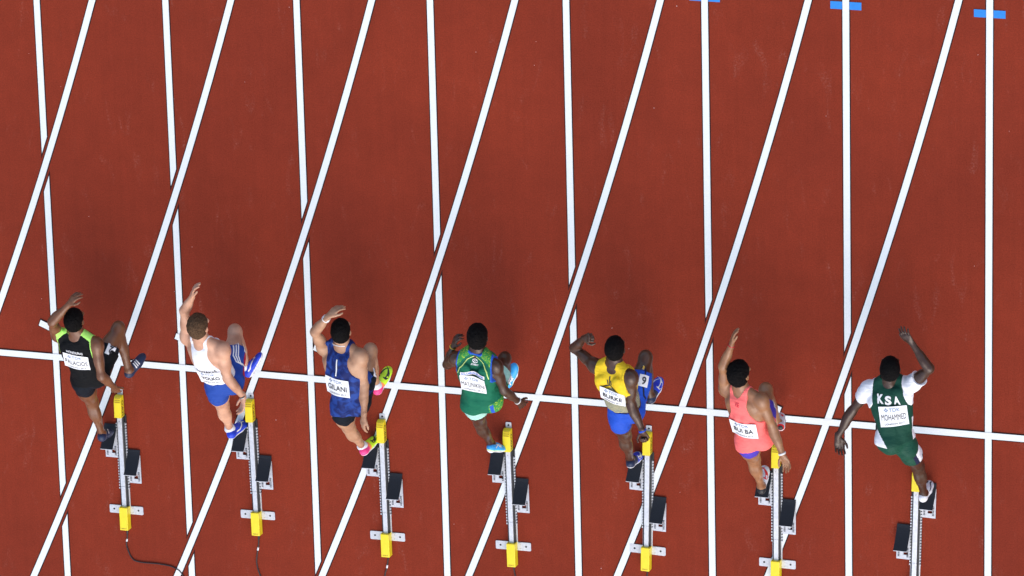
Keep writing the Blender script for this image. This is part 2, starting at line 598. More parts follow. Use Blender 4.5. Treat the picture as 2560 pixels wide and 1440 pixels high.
        yr = yb-0.115
        wx0, wx1 = (a0+0.050, a0+0.088) if s > 0 else (a0+0.062, a0+0.100)
        wy0, wy1 = yr+0.040, yr+0.080
        z0, z1 = 0.0132, 0.0195
        bm_box(bm, a0, a1, yr, wy0, z0, z1)
        bm_box(bm, a0, wx0, wy0+0.0001, wy1, z0, z1)
        bm_box(bm, wx1, a1, wy0+0.0001, wy1, z0, z1)
        bm_box(bm, a0, a1, wy1+0.0001, yb+0.15, z0, z1)
        bp = from_bm('pedal_base', bm, M['alu2'], P)
        for xx in (a0+0.02, a1-0.02):
            bm = bmesh.new()
            for yy in np.arange(yr+0.022, yb-0.01, 0.013):
                bm_box(bm, xx-0.008, xx+0.008, yy, yy+0.005, 0.0195, 0.0225)
            from_bm('angle_teeth', bm, M['hole'], bp)['kind'] = 'stuff'
        for xx in (a0+0.03, a1-0.03):
            bm = bmesh.new(); bm_disc(bm, xx, yr+0.012, 0.003, 0.0195, 0.0205, 8)
            from_bm('bolt', bm, M['chrome'], bp)
        # support legs rising to the back of the pad
        for xx in (x0+0.018, x1-0.024):
            bm = bmesh.new()
            bm_prism(bm, [(yb-0.050, 0.0195), (yb-0.030, 0.0195), (yb+0.012, 0.118), (yb+0.004, 0.121)], xx, xx+0.006, axis='x')
            from_bm('support_strut', bm, M['alu2'], P)

BLOCKS = [  # x at tip, y at tip, x at rear end (1.31 behind), world y of the raised rear edge of the left / right pedal
    (0.606, -0.250, 0.614, -0.783, -1.013),
    (1.863, -0.182, 1.886, -0.690, -0.957),
    (3.098, -0.268, 3.112, -0.740, -1.013),
    (4.268, -0.247, 4.286, -0.694, -0.955),
    (5.548, -0.167, 5.512, -0.651, -1.006),
    (6.696, -0.180, 6.684, -0.682, -0.925),
    (7.934, -0.280, 7.897, -1.060, -0.660),
]
WHOSE = ['behind the black and lime vest at the far left', 'behind the plain white vest', 'behind the camouflage blue vest', 'behind the loose green vest',
         'behind the yellow top', 'behind the coral vest', 'behind the white-sleeved green top']
for i, (x, y, xr, lb, rb) in enumerate(BLOCKS):
    r = thing('starting_block', 'aluminium starting block with yellow ends ' + WHOSE[i], 'starting block', (x, y, 0.0), 'starting blocks in the lanes')
    r.rotation_euler.z = math.atan2(xr-x, 1.31)
    build_block(r, lb-y, rb-y)

def cable(pts, label, tape_at=None):
    # smooth the measured course
    P = [Vector((a, b, 0.010)) for a, b in pts]
    out = []
    for i in range(len(P)-1):
        p0, p1, p2, p3 = P[max(i-1, 0)], P[i], P[i+1], P[min(i+2, len(P)-1)]
        for k in range(10):
            t = k/10
            out.append(0.5*((2*p1)+(p2-p0)*t+(2*p0-5*p1+4*p2-p3)*t*t+(3*p1-p0-3*p2+p3)*t**3))
    out.append(P[-1])
    root = thing('power_cable', label, 'cable', (out[0].x, out[0].y, 0.0), 'power cables at the rear of the blocks')
    off = Vector(root.location)
    tube('cable_sheath', [p-off for p in out], 0.0058, M['cable'], root)
    tube('strain_relief', [out[j]-off for j in (0, 2, 4, 6)], 0.0095, M['cable'], root)
    if tape_at:
        for j in tape_at:
            tube('tape_wrap', [out[j]-off, out[j+1]-off, out[j+2]-off, out[j+3]-off], 0.0085, M['tape'], root)
cable([(0.614, -1.565), (0.607, -1.664), (0.599, -1.742), (0.644, -1.853), (0.72, -1.884), (0.915, -1.885), (1.05, -1.905), (1.135, -1.975), (1.2, -2.2), (1.3, -2.6)],
      'black cable curving right from the leftmost block', [11])
cable([(1.886, -1.495), (1.880, -1.602), (1.862, -1.699), (1.855, -1.794), (1.885, -1.906), (1.97, -2.1), (2.1, -2.5)],
      'black cable with a white tag behind the second block from the left', [13])
cable([(3.112, -1.58), (3.108, -1.63), (3.092, -1.72), (3.072, -1.80), (3.06, -2.1), (3.1, -2.5)], 'short black cable leaving the third block from the left', [16])
cable([(4.286, -1.56), (4.285, -1.62), (4.30, -1.70), (4.33, -1.95), (4.3, -2.4)], 'black cable end leaving the fourth block from the left')
cable([(5.512, -1.48), (5.508, -1.55), (5.50, -1.75), (5.45, -2.2)], 'black cable end leaving the fifth block from the left')

# ------------------------------------------------------------------ implicit-surface figures
H_BODY = 0.0058
f32 = np.float32

def nrm(v):
    v = np.asarray(v, float)
    return v/max(np.linalg.norm(v), 1e-9)

def cone(a, b, ra, rb, flat=None):
    a = np.asarray(a, float); b = np.asarray(b, float)
    R = max(ra, rb)
    ab = b-a; L2 = max(float(ab@ab), 1e-9)
    def f(X, Y, Z):
        px, py, pz = X-a[0], Y-a[1], Z-a[2]
        t = np.clip((px*ab[0]+py*ab[1]+pz*ab[2])/L2, 0, 1)
        dx, dy, dz = px-ab[0]*t, py-ab[1]*t, pz-ab[2]*t
        d2 = dx*dx+dy*dy+dz*dz
        if flat is not None:
            n, k = flat
            c = dx*n[0]+dy*n[1]+dz*n[2]
            d2 = d2+c*c*(1/(k*k)-1)
        return np.sqrt(d2)-(ra+(rb-ra)*t)
    return f, np.minimum(a, b)-R, np.maximum(a, b)+R

def ell(c, ax, r):
    c = np.asarray(c, float); ax = [np.asarray(v, float) for v in ax]
    R = max(r)
    def f(X, Y, Z):
        px, py, pz = X-c[0], Y-c[1], Z-c[2]
        s0 = s1 = 0
        for v, q in zip(ax, r):
            e = (px*v[0]+py*v[1]+pz*v[2])/q
            s0 = s0+e*e; s1 = s1+(e/q)**2
        k0 = np.sqrt(s0); k1 = np.sqrt(s1)
        return k0*(k0-1)/np.maximum(k1, 1e-6)
    return f, c-R, c+R

class Grid:
    def __init__(self, lo, hi, h):
        self.h = h
        self.lo = np.floor(np.asarray(lo)/h)*h
        n = np.ceil((np.asarray(hi)-self.lo)/h).astype(int)+1
        self.ax = [(self.lo[i]+h*np.arange(n[i])).astype(f32) for i in range(3)]
        self.f = np.full(n, 1.0, dtype=f32)
    def sl(self, lo, hi):
        i0 = np.maximum(((lo-self.lo)/self.h).astype(int), 0)
        i1 = np.minimum(((hi-self.lo)/self.h).astype(int)+2, self.f.shape)
        return tuple(slice(a, max(b, a)) for a, b in zip(i0, i1))
    def xyz(self, s=None):
        s = s or (slice(None),)*3
        return self.ax[0][s[0]][:, None, None], self.ax[1][s[1]][None, :, None], self.ax[2][s[2]][None, None, :]
    def add(self, prim, k=0.02, pad=0.05, sub=False):
        fn, lo, hi = prim
        s = self.sl(lo-pad, hi+pad)
        if any(q.stop <= q.start for q in s):
            return
        X, Y, Z = self.xyz(s)
        d = fn(X, Y, Z).astype(f32)
        a = self.f[s]
        if sub:
            h = np.maximum(k-np.abs(a+d), 0)/k
            self.f[s] = np.maximum(a, -d)+h*h*k*0.25
        else:
            h = np.maximum(k-np.abs(a-d), 0)/k
            self.f[s] = np.minimum(a, d)-h*h*k*0.25

def field(prims, h, pad=0.05):
    lo = np.min([p[0][1] for p in prims], axis=0)-pad
    hi = np.max([p[0][2] for p in prims], axis=0)+pad
    g = Grid(lo, hi, h)
    for p in prims:
        g.add(p[0], p[1], pad, len(p) > 2)
    return g

def surface_nets(f, lo, h):
    f = f.copy()
    f[0], f[-1] = 1, 1; f[:, 0], f[:, -1] = 1, 1; f[:, :, 0], f[:, :, -1] = 1, 1
    ins = f < 0
    nx, ny, nz = f.shape
    cnt = np.zeros((nx-1, ny-1, nz-1), np.int8)
    for a in (0, 1):
        for b in (0, 1):
            for c in (0, 1):
                cnt += ins[a:nx-1+a, b:ny-1+b, c:nz-1+c]
    I = np.argwhere((cnt > 0) & (cnt < 8))
    vid = np.full(cnt.shape, -1, np.int32)
    vid[I[:, 0], I[:, 1], I[:, 2]] = np.arange(len(I))
    cor = [(a, b, c) for a in (0, 1) for b in (0, 1) for c in (0, 1)]
    val = np.stack([f[I[:, 0]+a, I[:, 1]+b, I[:, 2]+c] for a, b, c in cor], 1)
    acc = np.zeros((len(I), 3)); n = np.zeros(len(I))
    for i in range(8):
        for j in range(i+1, 8):
            d = np.array(cor[j])-np.array(cor[i])
            if np.abs(d).sum() != 1:
                continue
            m = (val[:, i] < 0) != (val[:, j] < 0)
            t = val[m, i]/(val[m, i]-val[m, j])
            acc[m] += np.array(cor[i])+d*t[:, None]
            n[m] += 1
    V = lo+h*(I+acc/n[:, None])
    F = []
    for ax in range(3):
        o1, o2 = [(1, 2), (2, 0), (0, 1)][ax]
        s0 = [slice(None)]*3; s1 = [slice(None)]*3
        s0[ax] = slice(0, -1); s1[ax] = slice(1, None)
        A = ins[tuple(s0)]; B = ins[tuple(s1)]
        E = np.argwhere(A != B)
        d1 = np.zeros(3, int); d1[o1] = 1
        d2 = np.zeros(3, int); d2[o2] = 1
        q = [vid[tuple((E-a*d1-b*d2).T)] for a, b in ((1, 1), (0, 1), (0, 0), (1, 0))]
        q = np.stack(q, 1)
        flip = ~A[tuple(E.T)]
        q[flip] = q[flip][:, ::-1]
        F.append(q)
    return V, np.concatenate(F)

def relax(V, F, n=1, w=0.5):
    for _ in range(n):
        acc = np.zeros_like(V); c = np.zeros(len(V))
        for i in range(4):
            for j in (1, 3):
                np.add.at(acc, F[:, i], V[F[:, (i+j) % 4]]); np.add.at(c, F[:, i], 1)
        V = V*(1-w)+w*acc/c[:, None]
    return V

def pick(V, F, mask):
    """The faces of a mesh where mask holds, as a mesh of their own."""
    F2 = F[mask]
    if not len(F2):
        return None
    used = np.unique(F2)
    mp = np.full(len(V), -1); mp[used] = np.arange(len(used))
    return V[used], mp[F2]

def pieces(V, F, least=14):
    """The connected pieces of a mesh; crumbs go with the largest."""
    lab = np.arange(len(V))
    while True:
        m = lab[F].min(1)
        new = lab.copy()
        for k in range(4):
            np.minimum.at(new, F[:, k], m)
        new = new[new]
        if (new == lab).all():
            break
        lab = new
    fl = lab[F[:, 0]]
    ids, n = np.unique(fl, return_counts=True)
    big = ids[n >= least] if (n >= least).any() else ids[:1]
    main = ids[np.argmax(n)]
    fl = np.where(np.isin(fl, big), fl, main)
    return [pick(V, F, fl == i) for i in np.unique(fl)]

class Patch:
    """A height field over a garment, seen along -n from outside, on which flat prints are laid."""
    def __init__(self, bvh, o, ux, uy, w, h, step=0.008, smooth=2, reach=0.3):
        self.o, self.ux, self.uy = np.asarray(o, float), nrm(ux), nrm(uy)
        self.n = nrm(np.cross(self.ux, self.uy))
        self.w, self.h = w, h
        self.nx, self.ny = max(3, int(w/step)+1), max(3, int(h/step)+1)
        Hh = np.full((self.nx, self.ny), np.nan)
        for i in range(self.nx):
            for j in range(self.ny):
                p = self.o+self.ux*(i/(self.nx-1)-0.5)*w+self.uy*(j/(self.ny-1)-0.5)*h+self.n*reach
                hit = bvh.ray_cast(Vector(p), Vector(-self.n), 2*reach)
                if hit[0] is not None:
                    Hh[i, j] = reach-hit[3]
        self.ok = ~np.isnan(Hh)
        for _ in range(40):
            bad = np.isnan(Hh)
            if not bad.any():
                break
            P = np.pad(Hh, 1, constant_values=np.nan)
            st = np.stack([P[:-2, 1:-1], P[2:, 1:-1], P[1:-1, :-2], P[1:-1, 2:]])
            with np.errstate(all='ignore'):
                mean = np.nanmean(st, axis=0) if not np.isnan(st).all() else np.zeros_like(Hh)
            Hh[bad] = mean[bad]-0.004
        Hh = np.nan_to_num(Hh, nan=0.0)
        H0 = Hh.copy()
        for _ in range(max(1, smooth//2)):
            Hh = np.maximum(Hh, H0) if smooth < 12 else Hh
            for _ in range(8 if smooth > 12 else 5 if smooth > 3 else 1):
                P = np.pad(Hh, 1, mode='edge')
                Hh = (P[:-2, 1:-1]+P[2:, 1:-1]+P[1:-1, :-2]+P[1:-1, 2:]+4*Hh)/8
        self.H = np.maximum(Hh, H0-0.0005) if smooth < 12 else Hh+max(0.0, float(np.percentile(H0-Hh, 92)))
    def map(self, xy, off):
        xy = np.asarray(xy, float)
        a = np.clip((xy[:, 0]/self.w+0.5)*(self.nx-1), 0, self.nx-1.001)
        b = np.clip((xy[:, 1]/self.h+0.5)*(self.ny-1), 0, self.ny-1.001)
        i, j = a.astype(int), b.astype(int)
        u, v = a-i, b-j
        h = self.H[i, j]*(1-u)*(1-v)+self.H[i+1, j]*u*(1-v)+self.H[i, j+1]*(1-u)*v+self.H[i+1, j+1]*u*v
        return self.o+np.outer(xy[:, 0], self.ux)+np.outer(xy[:, 1], self.uy)+np.outer(h+off, self.n)
    def rect(self, x0, x1, y0, y1, off, step=0.009, bulge=0.0):
        n, m = max(2, int((x1-x0)/step)+2), max(2, int((y1-y0)/step)+2)
        X = np.linspace(x0, x1, n); Y = np.linspace(y0, y1, m)
        xy = np.array([(x, y) for x in X for y in Y])
        F = [(i*m+j, (i+1)*m+j, (i+1)*m+j+1, i*m+j+1) for i in range(n-1) for j in range(m-1)]
        return self.map(xy, off), F
    def strip(self, pts, w, off, step=0.01):
        """A band of width w (a number, or one per point) along a polyline."""
        pts = [np.asarray(p, float) for p in pts]
        ws = w if isinstance(w, (list, tuple)) else [w]*len(pts)
        P, W = [], []
        for i in range(len(pts)-1):
            n = max(1, int(np.linalg.norm(pts[i+1]-pts[i])/step))
            for k in range(n):
                P.append(pts[i]+(pts[i+1]-pts[i])*k/n); W.append(ws[i]+(ws[i+1]-ws[i])*k/n)
        P.append(pts[-1]); W.append(ws[-1])
        xy = []
        for i in range(len(P)):
            d = nrm(P[min(i+1, len(P)-1)]-P[max(i-1, 0)])
            q = np.array([-d[1], d[0]])*W[i]/2
            xy += [P[i]-q, P[i]+q]
        F = [(2*i, 2*i+2, 2*i+3, 2*i+1) for i in range(len(P)-1)]
        return self.map(np.array(xy), off), F
    def text(self, s, cx, cy, hgt, width=None, off=0.0, bold=0.01, ang=0.0):
        V, T = text2d(s, bold)
        w = V[:, 0].max()-V[:, 0].min()
        kx = width/w if width else hgt
        V = V*np.array([kx, hgt])
        c, s_ = math.cos(ang), math.sin(ang)
        V = np.stack([V[:, 0]*c-V[:, 1]*s_+cx, V[:, 0]*s_+V[:, 1]*c+cy], 1)
        return self.map(V, off), T

SWOOSH = [((0.50, 0.20), 0.0), ((0.30, 0.02), 0.07), ((0.08, -0.10), 0.15), ((-0.12, -0.13), 0.20), ((-0.26, -0.08), 0.17), ((-0.28, 0.04), 0.07), ((-0.24, 0.12), 0.0)]

def bvh_of(V, F):
    return BVHTree.FromPolygons([tuple(v) for v in V], [tuple(int(i) for i in f) for f in F])

def flexed(dirv, to, ang):
    """dirv turned towards the direction `to` by ang."""
    return nrm(np.asarray(dirv)*math.cos(ang)+np.asarray(to)*math.sin(ang))

NAILS = []

def hand_prims(w, t, thumb, side, curl, s=1.0, spread=1.0):
    w = np.asarray(w, float)
    hd = nrm(np.asarray(t, float)-w)
    th = np.asarray(thumb, float); th = nrm(th-hd*(th@hd))
    back = np.cross(hd, th)*(1 if side == 'R' else -1)
    palm = -nrm(back)
    P = []
    fl = (palm, 0.52)
    P.append((cone(w-hd*0.02, w+hd*0.035, 0.027*s, 0.029*s, (palm, 0.72)), 0.012))
    P.append((cone(w+hd*0.02+th*0.010, w+hd*0.078*s+th*0.024*s, 0.024*s, 0.020*s, fl), 0.010))
    P.append((cone(w+hd*0.02-th*0.008, w+hd*0.072*s-th*0.024*s, 0.023*s, 0.019*s, fl), 0.010))
    P.append((cone(w+hd*0.02, w+hd*0.082*s, 0.024*s, 0.023*s, fl), 0.010))
    for q, o, ln, r, sp in ((0.086, 0.030, 0.074, 0.0092, 0.16), (0.090, 0.010, 0.082, 0.0095, 0.04), (0.087, -0.010, 0.076, 0.0090, -0.07), (0.078, -0.029, 0.060, 0.0082, -0.2)):
        b = w+hd*q*s+th*o*s
        d = nrm(hd+th*sp*spread)
        c1 = curl*(1.0+0.12*(0.010-o)*30)
        d1 = flexed(d, palm, 0.15+c1)
        p1 = b+d1*ln*0.44*s
        d2 = flexed(d, palm, 0.30+c1*2.1) if curl < 0.9 else flexed(d1, palm*0.2-d, 1.35)
        p2 = p1+d2*ln*0.32*s
        d3 = flexed(d, palm, 0.42+c1*2.7) if curl < 0.9 else flexed(d2, -palm*0.7-d*0.5, 0.9)
        p3 = p2+d3*ln*0.26*s
        P.append((cone(b-d*0.012, p1, r*1.08*s, r*s), 0.006))
        P.append((cone(p1, p2, r*s, r*0.92*s), 0.004))
        P.append((cone(p2, p3, r*0.92*s, r*0.78*s), 0.004))
        NAILS.append((p2*0.35+p3*0.65-palm*r*0.55*s, nrm(p3-p2), palm))
    b = w+hd*0.022*s+th*0.020*s
    d = nrm(hd*0.75+th*0.75*min(spread, 1.2)+palm*0.25)
    p1 = b+d*0.042*s
    d = nrm(hd*0.95+th*0.45+palm*(0.2+curl*0.8))
    p2 = p1+d*0.034*s
    d = nrm(hd*0.95+th*0.15-th*curl*0.5+palm*(0.2+curl*0.6))
    p3 = p2+d*0.026*s
    P += [(cone(b, p1, 0.0150*s, 0.0118*s), 0.008), (cone(p1, p2, 0.0116*s, 0.0100*s), 0.005), (cone(p2, p3, 0.0100*s, 0.0084*s), 0.004)]
    return P

def pw(x, pts):
    return np.interp(x, [p[0] for p in pts], [p[1] for p in pts])

class Runner:
    def __init__(self, cfg, J):
        self.c = cfg
        s = self.s = cfg['h']/1.78
        J = {k: np.array(v, float) for k, v in J.items()}
        self.J = J
        mh = self.mh = (J['Lh']+J['Rh'])/2
        self.ms = (J['Ls']+J['Rs'])/2
        self.up = nrm(J['neck']-mh)
        self.L = float(np.linalg.norm(J['neck']-mh))
        def latv(a, b):
            d = b-a
            return nrm(d-self.up*(d@self.up))
        self.lat0 = latv(J['Lh'], J['Rh']); self.lat1 = latv(J['Ls'], J['Rs'])
        self.root = thing('person', cfg['label'], 'person', (mh[0], mh[1], 0.0), 'sprinters leaving the blocks')
        self.base = np.array([mh[0], mh[1], 0.0])
        self.bulk = cfg.get('bulk', 1.0)
    def lat(self, v):
        t = min(max(v, 0), 1)
        return nrm(self.lat0*(1-t)+self.lat1*t)
    def front(self, v):
        return np.cross(self.up, self.lat(v))
    def tp(self, u, v, w):
        """Torso point: u across in metres, v along the spine 0..1, w to the front in metres."""
        return self.mh+self.up*v*self.L+self.lat(v)*u+self.front(v)*(w-0.022*math.sin(math.pi*min(max(v, 0), 1)))
    def uvw(self, X, Y, Z):
        px, py, pz = X-self.mh[0], Y-self.mh[1], Z-self.mh[2]
        v = (px*self.up[0]+py*self.up[1]+pz*self.up[2])/self.L
        t = np.clip(v, 0, 1)
        lx, ly, lz = [self.lat0[i]*(1-t)+self.lat1[i]*t for i in range(3)]
        n = np.sqrt(lx*lx+ly*ly+lz*lz)
        u = (px*lx+py*ly+pz*lz)/n
        f0 = np.cross(self.up, self.lat0); f1 = np.cross(self.up, self.lat1)
        fx, fy, fz = [f0[i]*(1-t)+f1[i]*t for i in range(3)]
        w = (px*fx+py*fy+pz*fz)/np.sqrt(fx*fx+fy*fy+fz*fz)+0.022*np.sin(np.pi*t)
        return u, v, w
    def put(self, name, V, F, mats, parent=None, smooth=True, fm=None):
        return mesh_obj(name, np.asarray(V)-self.base, F, mats, parent or self.root, smooth, fm)

    # ---- anatomy
    def prims(self):
        J, s, B = self.J, self.s, self.bulk
        T = []
        A0 = [self.lat0, self.up, self.front(0)]
        A1 = [self.lat1, self.up, self.front(1)]
        Am = [self.lat(.5), self.up, self.front(.5)]
        T.append((ell(self.tp(0, 0.05, -0.01), A0, (0.152*s, 0.115*s, 0.105*s)), 0.03))
        T.append((ell(self.tp(0, 0.30, 0.012), Am, (0.128*s*B, 0.15*s, 0.090*s*B)), 0.05))
        T.append((ell(self.tp(0, 0.62, 0.010), [self.lat(.62), self.up, self.front(.62)], (0.150*s*B, 0.175*s, 0.112*s*B)), 0.05))
        T.append((ell(self.tp(0, 0.82, 0.010), A1, (0.158*s*B, 0.105*s, 0.098*s)), 0.04))
        for sg, S in ((-1, 'L'), (1, 'R')):
            hip, sh, el_ = J[S+'h'], J[S+'s'], J[S+'e']
            inn = -sg*self.lat1
            fr = self.front(1)
            T.append((cone(self.tp(sg*0.075*s, 0.30, -0.045), sh+inn*0.045-self.up*0.085-fr*0.02, 0.045*s, 0.052*s*B), 0.05))      # lats
            T.append((cone(self.tp(sg*0.030*s, 0.15, -0.075*s), self.tp(sg*0.032*s, 0.62, -0.085*s), 0.030*s, 0.028*s), 0.03))    # erectors
            T.append((ell(sh+inn*0.085*s-self.up*0.085*s-fr*0.066*s, [nrm(self.lat1*0.9+self.up*0.35*sg), nrm(self.up*0.9-self.lat1*0.35*sg), fr], (0.052*s, 0.082*s, 0.034*s)), 0.020))  # scapulae
            T.append((cone(J['neck']+self.up*0.045*s+sg*self.lat1*0.02, sh+inn*0.025+self.up*0.012, 0.044*s, 0.042*s*B), 0.035))  # trapezius
            T.append((cone(self.tp(sg*0.06, 0.80, 0.07*s), sh+inn*0.05-self.up*0.02+fr*0.015, 0.048*s, 0.045*s), 0.04))          # pectoral
            T.append((ell(hip-self.front(0)*0.045*s-self.up*0.020*s-sg*self.lat0*0.012, A0, (0.088*s, 0.098*s, 0.082*s)), 0.03))  # glutes
        D = {}
        for S in 'LR':
            sh, el_ = J[S+'s'], J[S+'e']
            ad = nrm(el_-sh)
            a2 = nrm(np.cross(ad, self.up)); a3 = np.cross(ad, a2)
            D[S] = [(ell(sh+ad*0.022*s, [ad, a2, a3], (0.080*s, 0.063*s*B, 0.063*s*B)), 0.022)]
        arms = {}
        for S in 'LR':
            sh, e, w = J[S+'s'], J[S+'e'], J[S+'w']
            ad, fd = nrm(e-sh), nrm(w-e)
            inner = fd-ad*(fd@ad)
            inner = nrm(inner) if np.linalg.norm(inner) > 0.15 else nrm(np.cross(ad, self.lat1))
            side = nrm(np.cross(ad, inner))
            P = [(cone(sh, e, 0.047*s*B, 0.036*s), 0.03)]
            P.append((ell(sh+(e-sh)*0.52+inner*0.014, [ad, inner, side], (0.085*s, 0.036*s*B, 0.037*s*B)), 0.02))
            P.append((ell(sh+(e-sh)*0.45-inner*0.017, [ad, inner, side], (0.095*s, 0.035*s*B, 0.038*s*B)), 0.02))
            P.append((cone(e-ad*0.01, e+fd*0.01, 0.035*s, 0.036*s), 0.02))
            P.append((cone(e+fd*0.015, e+(w-e)*0.55, 0.040*s*B, 0.033*s), 0.02))
            P.append((ell(e+(w-e)*0.27+side*0.008, [fd, side, np.cross(fd, side)], (0.075*s, 0.042*s*B, 0.036*s*B)), 0.02))
            P.append((cone(e+(w-e)*0.5, w, 0.034*s, 0.0245*s), 0.02))
            arms[S] = P
        hands = {S: hand_prims(J[S+'w'], J[S+'t'], self.c['thumb'][S], S, self.c['curl'][S], s, self.c.get('spread', {}).get(S, 1.0)) for S in 'LR'}
        thighs, shins = {}, {}
        self.kf = {}
        for sg, S in ((-1, 'L'), (1, 'R')):
            h, k, a = J[S+'h'], J[S+'k'], J[S+'a']
            td, sd = nrm(k-h), nrm(a-k)
            kf = td-sd
            kf = nrm(kf*0.9+self.front(0)*0.5) if np.linalg.norm(kf) < 0.5 else nrm(kf)
            kft = nrm(kf-td*(kf@td)); kfs = nrm(kf-sd*(kf@sd))
            self.kf[S] = (kft, kfs)
            sid = nrm(np.cross(td, kft))
            P = [(cone(h-td*0.01, h+(k-h)*0.5, 0.086*s, 0.078*s), 0.035), (cone(h+(k-h)*0.45, k, 0.077*s, 0.053*s), 0.03)]
            P.append((ell(h+(k-h)*0.48+kft*0.024, [td, kft, sid], (0.165*s, 0.066*s*B, 0.076*s*B)), 0.03))
            P.append((ell(h+(k-h)*0.45-kft*0.026, [td, kft, sid], (0.17*s, 0.060*s*B, 0.068*s*B)), 0.03))
            P.append((ell(h+(k-h)*0.85+kft*0.012+sid*0.022, [td, kft, sid], (0.055*s, 0.030*s, 0.028*s)), 0.02))
            thighs[S] = P
            ss = nrm(np.cross(sd, kfs))
            Q = [(cone(k-td*0.015, k+sd*0.02, 0.052*s, 0.050*s), 0.03), (ell(k+kf*0.026, [kf, nrm(np.cross(kf, ss)), ss], (0.026*s, 0.034*s, 0.030*s)), 0.025)]
            Q.append((cone(k, k+(a-k)*0.55, 0.047*s, 0.039*s), 0.03))
            Q.append((cone(k+(a-k)*0.5, a, 0.039*s, 0.0315*s), 0.03))
            for q, dx in ((0.020, 0.31), (-0.022, 0.27)):
                Q.append((ell(k+(a-k)*dx-kfs*0.024+ss*q, [sd, kfs, ss], (0.105*s, 0.040*s*B, 0.035*s*B)), 0.022))
            Q.append((cone(k+(a-k)*0.55-kfs*0.018, a-kfs*0.022, 0.018*s, 0.012*s), 0.025))
            for q in (1, -1):
                Q.append((ell(a+ss*q*0.026, [sd, kfs, ss], (0.016, 0.014, 0.012)), 0.015))
            hl, t = J[S+('hl')], J[S+'t_']
            Q.append((cone(a, hl+(a-hl)*0.42+(t-hl)*0.10, 0.032*s, 0.020*s), 0.02))
            Q.append((cone(a+sd*0.015, a*0.35+t*0.65+(hl-a)*0.12, 0.030*s, 0.021*s), 0.03))
            shins[S] = Q
        # neck and head
        hc, nk = J['head'], J['neck']
        hu = nrm(hc-nk)
        cr = nrm(hu*0.75+np.array([0, 0, 1])*self.c.get('headup', 0.16)+np.array(self.c.get('headtilt', (0, 0, 0)), float))
        fw = np.array(self.c.get('look', (0, 1, 0)), float)
        fc = nrm(fw-cr*(fw@cr)); hl_ = np.cross(fc, cr)         # to the figure's right
        self.head = (hc, cr, fc, hl_)
        ax = [hl_, fc, cr]
        Hd = [(cone(nk-self.up*0.03-self.front(1)*0.005, hc-cr*0.045-fc*0.012, 0.064*s, 0.057*s), 0.035)]
        Hd.append((ell(hc+cr*0.018-fc*0.004, ax, (0.0765, 0.098, 0.092)), 0.02))
        Hd.append((ell(hc-cr*0.045+fc*0.030, ax, (0.062, 0.066, 0.070)), 0.03))
        Hd.append((ell(hc-cr*0.092+fc*0.062, ax, (0.034, 0.030, 0.028)), 0.03))
        Hd.append((cone(hc-cr*0.005+fc*0.094, hc-cr*0.040+fc*0.113, 0.009, 0.014), 0.012))
        Hd.append((cone(hc+cr*0.016+fc*0.086-hl_*0.035, hc+cr*0.016+fc*0.086+hl_*0.035, 0.012, 0.012), 0.015))
        for g in (-1, 1):
            Hd.append((ell(hc-cr*0.006+fc*0.091+hl_*g*0.032, ax, (0.014, 0.012, 0.010)), 0.01, True))
            Hd.append((ell(hc-cr*0.004+fc*0.074+hl_*g*0.055, ax, (0.02, 0.02, 0.016)), 0.02))
            e = hc-cr*0.012-fc*0.012+hl_*g*0.080
            ea = [nrm(hl_*g*0.5-fc*0.5), nrm(fc*0.5+hl_*g*0.5), cr]
            Hd.append((ell(e, [nrm(hl_*g*0.9-fc*0.35), nrm(fc*0.9+hl_*g*0.35), cr], (0.008, 0.019, 0.031)), 0.006))
            Hd.append((ell(e+hl_*g*0.008+fc*0.002, [nrm(hl_*g*0.9-fc*0.35), nrm(fc*0.9+hl_*g*0.35), cr], (0.006, 0.010, 0.018)), 0.005, True))
        Hd.append((cone(hc-cr*0.066+fc*0.094-hl_*0.018, hc-cr*0.066+fc*0.094+hl_*0.018, 0.008, 0.008), 0.008))
        Hd.append((cone(hc-cr*0.079+fc*0.090-hl_*0.014, hc-cr*0.079+fc*0.090+hl_*0.014, 0.008, 0.008), 0.006))
        self.T, self.D, self.arms, self.hands, self.thighs, self.shins, self.Hd = T, D, arms, hands, thighs, shins, Hd

    def build(self):
        c, J, s = self.c, self.J, self.s
        self.prims()
        allp = self.T+sum((self.D[S]+self.arms[S]+self.hands[S]+self.thighs[S]+self.shins[S] for S in 'LR'), [])+self.Hd
        g = field(allp, H_BODY, 0.045)
        # the furrow of the spine
        for a, b in ((0.1, 0.5), (0.5, 0.85)):
            g.add(cone(self.tp(0, a, -0.135*s), self.tp(0, b, -0.140*s), 0.013, 0.013), 0.035, sub=True)
        V, F = surface_nets(g.f, g.lo, g.h)
        self.body = self.put('body', V, F, c['skin'])
        hc, cr, fc, hr = self.head
        for q in (-1, 1):
            p = hc-cr*0.006+fc*0.083+hr*q*0.032
            e = self.ball('eye', p, 0.0125, M['eye'])
            self.ball('iris', p+fc*0.0085, 0.0062, M['iris'], e)
        for p, d, n in NAILS:
            sd = np.cross(d, n)
            V = [p+d*0.0075*math.cos(a)+sd*0.0052*math.sin(a)-n*0.0005 for a in np.linspace(0, 2*math.pi, 8, endpoint=False)]
            V += [p-n*0.0042, p+n*0.002]
            self.put('fingernail', V, [(i, (i+1) % 8, 8) for i in range(8)]+[((i+1) % 8, i, 9) for i in range(8)], M['nail'])
        NAILS.clear()
        self.hair()
        self.torso_cloth()
        self.shorts()
        for S in 'LR':
            self.shoe(S)
        for b in c.get('bands', []):
            self.band(*b)
        if 'extra' in c:
            c['extra'](self)

